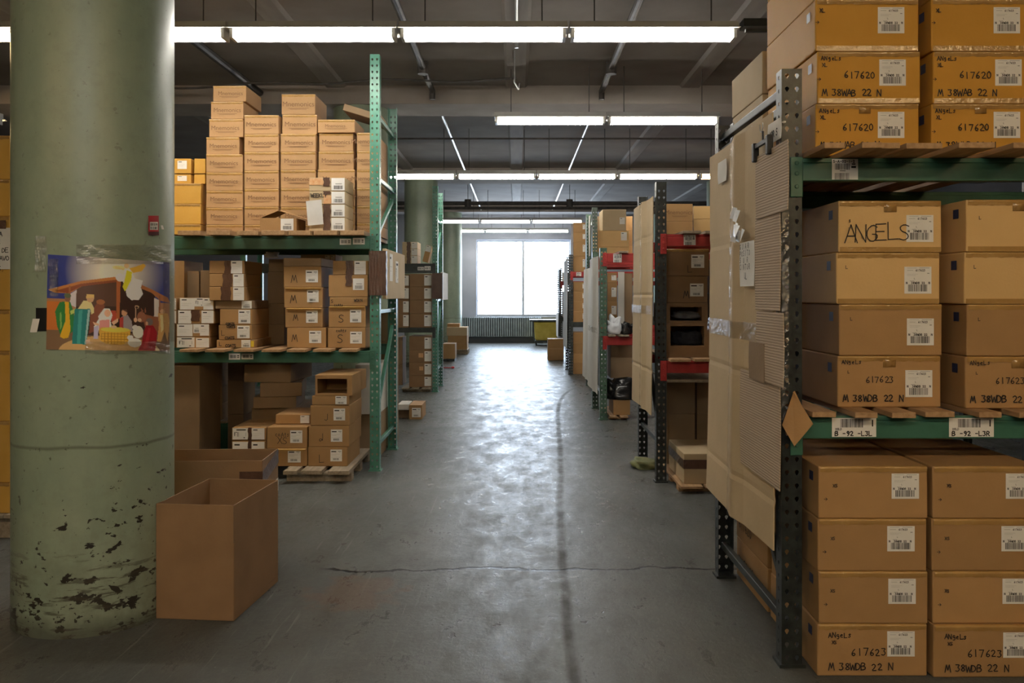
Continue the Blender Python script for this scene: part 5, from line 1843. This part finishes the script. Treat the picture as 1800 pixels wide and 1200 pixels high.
def paint(NU, NV):
    """a simple nativity picture in the coordinates of a 1500 x 1200 sketch"""
    u = np.linspace(150, 1420, NU)
    v = np.linspace(95, 1110, NV)
    U, V = np.meshgrid(u, v)
    C = np.zeros(U.shape + (3,))
    sky = np.array([.03, .045, .22])
    glow = np.clip(1.25 - np.sqrt(((U - 850) / 440) ** 2 + ((V - 250) / 420) ** 2) * 1.05, 0, 1)[..., None]
    C[:] = sky * (1 - glow) + np.array([.85, .78, .62]) * glow
    C[V > 560] = (.40, .20, .10)
    o = V > 590
    C[o & (U < 300)] = (.55, .17, .04)
    g = V > 900
    C[g] = (.20, .12, .07)
    C[ell(U, V, 800, 1120, 520, 170) & (V > 900)] = (.62, .40, .17)

    def P(pts, col):
        C[poly(U, V, pts)] = col

    def E(cx, cy, rx, ry, col):
        C[ell(U, V, cx, cy, rx, ry)] = col
    # stable
    P([(450, 400), (890, 330), (1270, 440), (1270, 900), (450, 960)], (.045, .022, .018))
    P([(450, 400), (890, 330), (880, 620), (450, 640)], (.10, .05, .035))
    P([(160, 470), (500, 360), (880, 290), (880, 340), (520, 410), (380, 500), (230, 500)], (.50, .20, .06))
    P([(230, 480), (500, 390), (880, 325), (880, 350), (500, 420), (360, 500)], (.25, .07, .03))
    P([(1130, 370), (1250, 420), (1400, 500), (1425, 560), (1330, 540), (1230, 450), (1120, 410)], (.42, .16, .06))
    P([(870, 330), (912, 330), (900, 760), (866, 760)], (.42, .13, .045))
    P([(395, 500), (455, 460), (450, 650), (385, 620)], (.62, .58, .62))
    P([(1262, 510), (1312, 530), (1300, 720), (1258, 720)], (.62, .55, .50))
    P([(375, 420), (392, 420), (390, 560), (375, 560)], (.35, .13, .05))
    P([(1308, 480), (1322, 480), (1322, 700), (1308, 700)], (.30, .11, .05))
    # camel and donkey
    P([(690, 560), (740, 560), (745, 640), (700, 760), (650, 900), (590, 930), (600, 700)], (.22, .07, .04))
    E(705, 580, 45, 28, (.36, .14, .06))
    P([(1130, 690), (1300, 730), (1310, 900), (1180, 900)], (.28, .10, .05))
    E(1130, 730, 45, 60, (.30, .12, .07)); E(1110, 765, 22, 20, (.60, .42, .28))
    P([(1135, 690), (1120, 620), (1150, 660)], (.24, .09, .05)); P([(1160, 680), (1168, 610), (1180, 680)], (.24, .09, .05))
    P([(810, 670), (865, 670), (870, 790), (820, 800)], (.45, .07, .04))
    # standing figure in green
    P([(330, 590), (390, 590), (430, 700), (440, 900), (380, 940), (300, 960), (260, 860), (235, 700), (280, 600)], (.03, .19, .05))
    P([(285, 720), (300, 700), (310, 860), (290, 900)], (.22, .42, .12))
    P([(335, 590), (375, 590), (400, 900), (375, 980), (330, 990), (290, 970), (320, 870), (345, 800)], (.82, .42, .03))
    E(362, 560, 30, 34, (.24, .12, .08)); E(362, 525, 36, 26, (.10, .13, .07))
    P([(390, 690), (450, 660), (455, 700), (400, 730)], (.45, .55, .15))
    # kneeling king in teal
    P([(440, 665), (600, 660), (590, 820), (560, 1050), (415, 1045), (425, 850)], (.02, .20, .20))
    P([(480, 680), (520, 670), (500, 1040), (465, 1040)], (.06, .34, .33)); P([(575, 670), (600, 665), (560, 1045), (545, 1045)], (.35, .55, .55))
    P([(480, 650), (530, 570), (600, 570), (640, 650), (640, 700), (610, 720), (600, 660), (470, 665)], (.80, .62, .30))
    E(598, 545, 38, 44, (.62, .38, .20)); P([(558, 500), (636, 500), (636, 535), (556, 545)], (.75, .50, .18))
    P([(555, 1000), (600, 990), (600, 1030), (560, 1045)], (.70, .50, .35))
    # angel
    E(890, 190, 66, 22, (.88, .68, .30)); P([(840, 175), (960, 200), (950, 215), (860, 205)], (.85, .60, .25))
    P([(1000, 190), (1060, 170), (1150, 128), (1172, 150), (1130, 215), (1040, 240)], (.80, .42, .06))
    E(972, 165, 25, 28, (.78, .50, .25)); E(905, 300, 45, 45, (.90, .85, .74))
    P([(950, 200), (1010, 200), (1040, 260), (1060, 300), (1140, 320), (1120, 400), (1145, 470), (1100, 540), (1020, 545), (975, 500), (960, 420), (930, 330)], (.90, .85, .74))
    P([(975, 215), (1030, 230), (1020, 320), (975, 420), (955, 450), (930, 400), (950, 340)], (.88, .66, .04))
    # mother, basket, father
    P([(740, 650), (800, 650), (830, 720), (810, 790), (830, 880), (690, 890), (640, 980), (640, 850), (690, 760), (680, 740)], (.80, .74, .70))
    E(778, 700, 32, 40, (.72, .42, .28)); P([(700, 780), (800, 770), (800, 880), (690, 880)], (.72, .30, .28)); P([(640, 860), (690, 830), (680, 985), (635, 985)], (.50, .46, .66))
    P([(625, 800), (690, 820), (690, 840), (640, 830)], (.75, .45, .30)); P([(820, 800), (885, 750), (890, 790), (840, 830)], (.75, .45, .30))
    P([(930, 730), (985, 710), (1030, 780), (1040, 900), (900, 900), (905, 760)], (.34, .30, .32)); P([(905, 750), (940, 735), (945, 870), (905, 870)], (.40, .06, .05))
    E(950, 690, 30, 36, (.60, .34, .20)); P([(925, 655), (975, 650), (985, 690), (955, 670)], (.12, .06, .04))
    E(1068, 765, 18, 26, (.72, .46, .30))
    th = np.abs(U - 1068) < 5
    C[th & (V > 620) & (V < 740)] = (.55, .38, .24)
    E(1080, 620, 22, 20, (.55, .38, .24)); E(1080, 624, 14, 13, (.05, .03, .02))
    P([(690, 880), (720, 855), (900, 870), (1020, 880), (1000, 1000), (940, 1045), (780, 1045), (700, 1000)], (.72, .42, .06))
    E(860, 880, 150, 28, (.88, .62, .10)); E(845, 850, 30, 18, (.80, .52, .30))
    bk = ell(U, V, 860, 960, 155, 85) & ((np.abs((V - 880) % 30 - 15) < 3) | (np.abs((U - 700) % 34 - 17) < 3)) & (V > 915)
    C[bk] = (.45, .22, .03)
    # lambs, kneeling figure in red, robed figure right
    E(1095, 900, 55, 70, (.85, .80, .62)); E(1065, 850, 30, 28, (.88, .83, .66)); E(1060, 1020, 70, 50, (.86, .82, .66)); E(1015, 965, 32, 28, (.88, .84, .70))
    P([(1300, 680), (1400, 680), (1420, 780), (1400, 1000), (1370, 880), (1330, 1010), (1290, 1000), (1310, 800)], (.62, .36, .12))
    P([(1320, 700), (1350, 700), (1360, 860), (1330, 900)], (.80, .60, .30)); E(1345, 660, 25, 26, (.60, .38, .22))
    P([(1180, 820), (1250, 820), (1290, 900), (1285, 1000), (1270, 1110), (1090, 1110), (1130, 1030), (1150, 900)], (.30, .012, .02))
    P([(1200, 850), (1225, 850), (1190, 1080), (1150, 1090)], (.42, .03, .04))
    E(1212, 780, 36, 42, (.16, .13, .12)); E(1185, 800, 14, 22, (.55, .32, .20))
    return np.clip(C * 1.3, 0, .92)


NU, NV = 260, 200
C = paint(NU, NV)
pxs = np.linspace(85, 296.7, NU)
verts, faces = [], []
for j in range(NV):
    f = j / (NV - 1)
    for i in range(NU):
        g = i / (NU - 1)
        top = 447 + (461 - 447) * g
        bot = 614 + (617 - 614) * g
        verts.append(on_col(pxs[i] - 3 * f * (1 - g), top + (bot - top) * f, .003 + .0015 * math.sin(g * 9 + f * 4) ** 2))
for j in range(NV - 1):
    for i in range(NU - 1):
        a = j * NU + i
        faces.append((a, a + NU, a + NU + 1, a + 1))
me = bpy.data.meshes.new('poster')
me.from_pydata(verts, [], faces)
ca = me.color_attributes.new('Col', 'FLOAT_COLOR', 'POINT')
flat = np.concatenate([C.reshape(-1, 3), np.ones((NU * NV, 1))], 1).astype(np.float32)
ca.data.foreach_set('color', flat.ravel())
me.materials.append(MATS['printed_poster'])
for p in me.polygons:
    p.use_smooth = True
poster = bpy.data.objects.new('poster', me)
COL.objects.link(poster)
tag(poster, 'colourful nativity poster taped round the green column', 'poster')


def col_patch(name, label, cat, px0, px1, py0, py1, mat, off=.004, n=(10, 8), wob=0.0, slant=0.0, parent=None):
    mb = MB()
    ph = px0 * .7

    def fn(u, v):
        px = px0 + (px1 - px0) * u + slant * v
        py = py1 + (py0 - py1) * v
        return on_col(px, py, off + wob * abs(math.sin(u * 13 + v * 7 + ph)))
    mb.grid(fn, *n)
    o = mb.build(name, mat, parent)
    if label:
        tag(o, label, cat)
    return o


for (a, b, c, d, nm) in ((135, 297, 430, 464, 'along the top edge of the poster'), (88, 104, 455, 520, 'down the left edge of the poster'),
                         (150, 296, 600, 622, 'along the lower edge of the poster'), (284, 305, 455, 600, 'down the right edge of the poster'), (64, 84, 415, 478, 'left above the poster')):
    col_patch('clear_tape', 'wrinkled clear tape ' + nm, 'tape', a, b, c, d, 'clear_tape', off=.006, n=(30, 10), wob=.004)
st = col_patch('sticker', 'small red and white sticker high on the green column', 'sticker', 260, 278, 379, 413, 'red_label', off=.003)
col_patch('sticker_panel', None, None, 262, 276, 390, 404, 'paper', off=.0045, parent=st)
col_patch('sticker_foot', None, None, 260, 278, 407, 413.5, 'maroon_label', off=.0045, parent=st)
mb = MB()
for s, yy in (('CRISTO', 392.5), ('VIENE', 399)):
    for k, chh in enumerate(s):
        for stt in GLY.get(chh, []):
            pts_ = [(263.2 + (k + .55 * a) * 12.2 / len(s), yy + 3.6 * (1 - b)) for a, b in stt]
            ribbon(mb, pts_, .55, lambda u, v: on_col(u, v, .006), 0)
mb.build('printed_text', 'ink', st)
col_patch('paper_scrap', 'dark torn corner of a poster left of the nativity poster', 'scrap', 64, 84, 541, 582, 'black_plastic', off=.003)
col_patch('paper_scrap', 'pale torn paper scrap at the left of the nativity poster', 'scrap', 54, 66, 560, 584, 'paper', off=.004, slant=5)
col_patch('paper_scrap', 'tiny white paper scrap right of the red sticker', 'scrap', 283, 287, 396, 403, 'paper', off=.004, slant=-2)
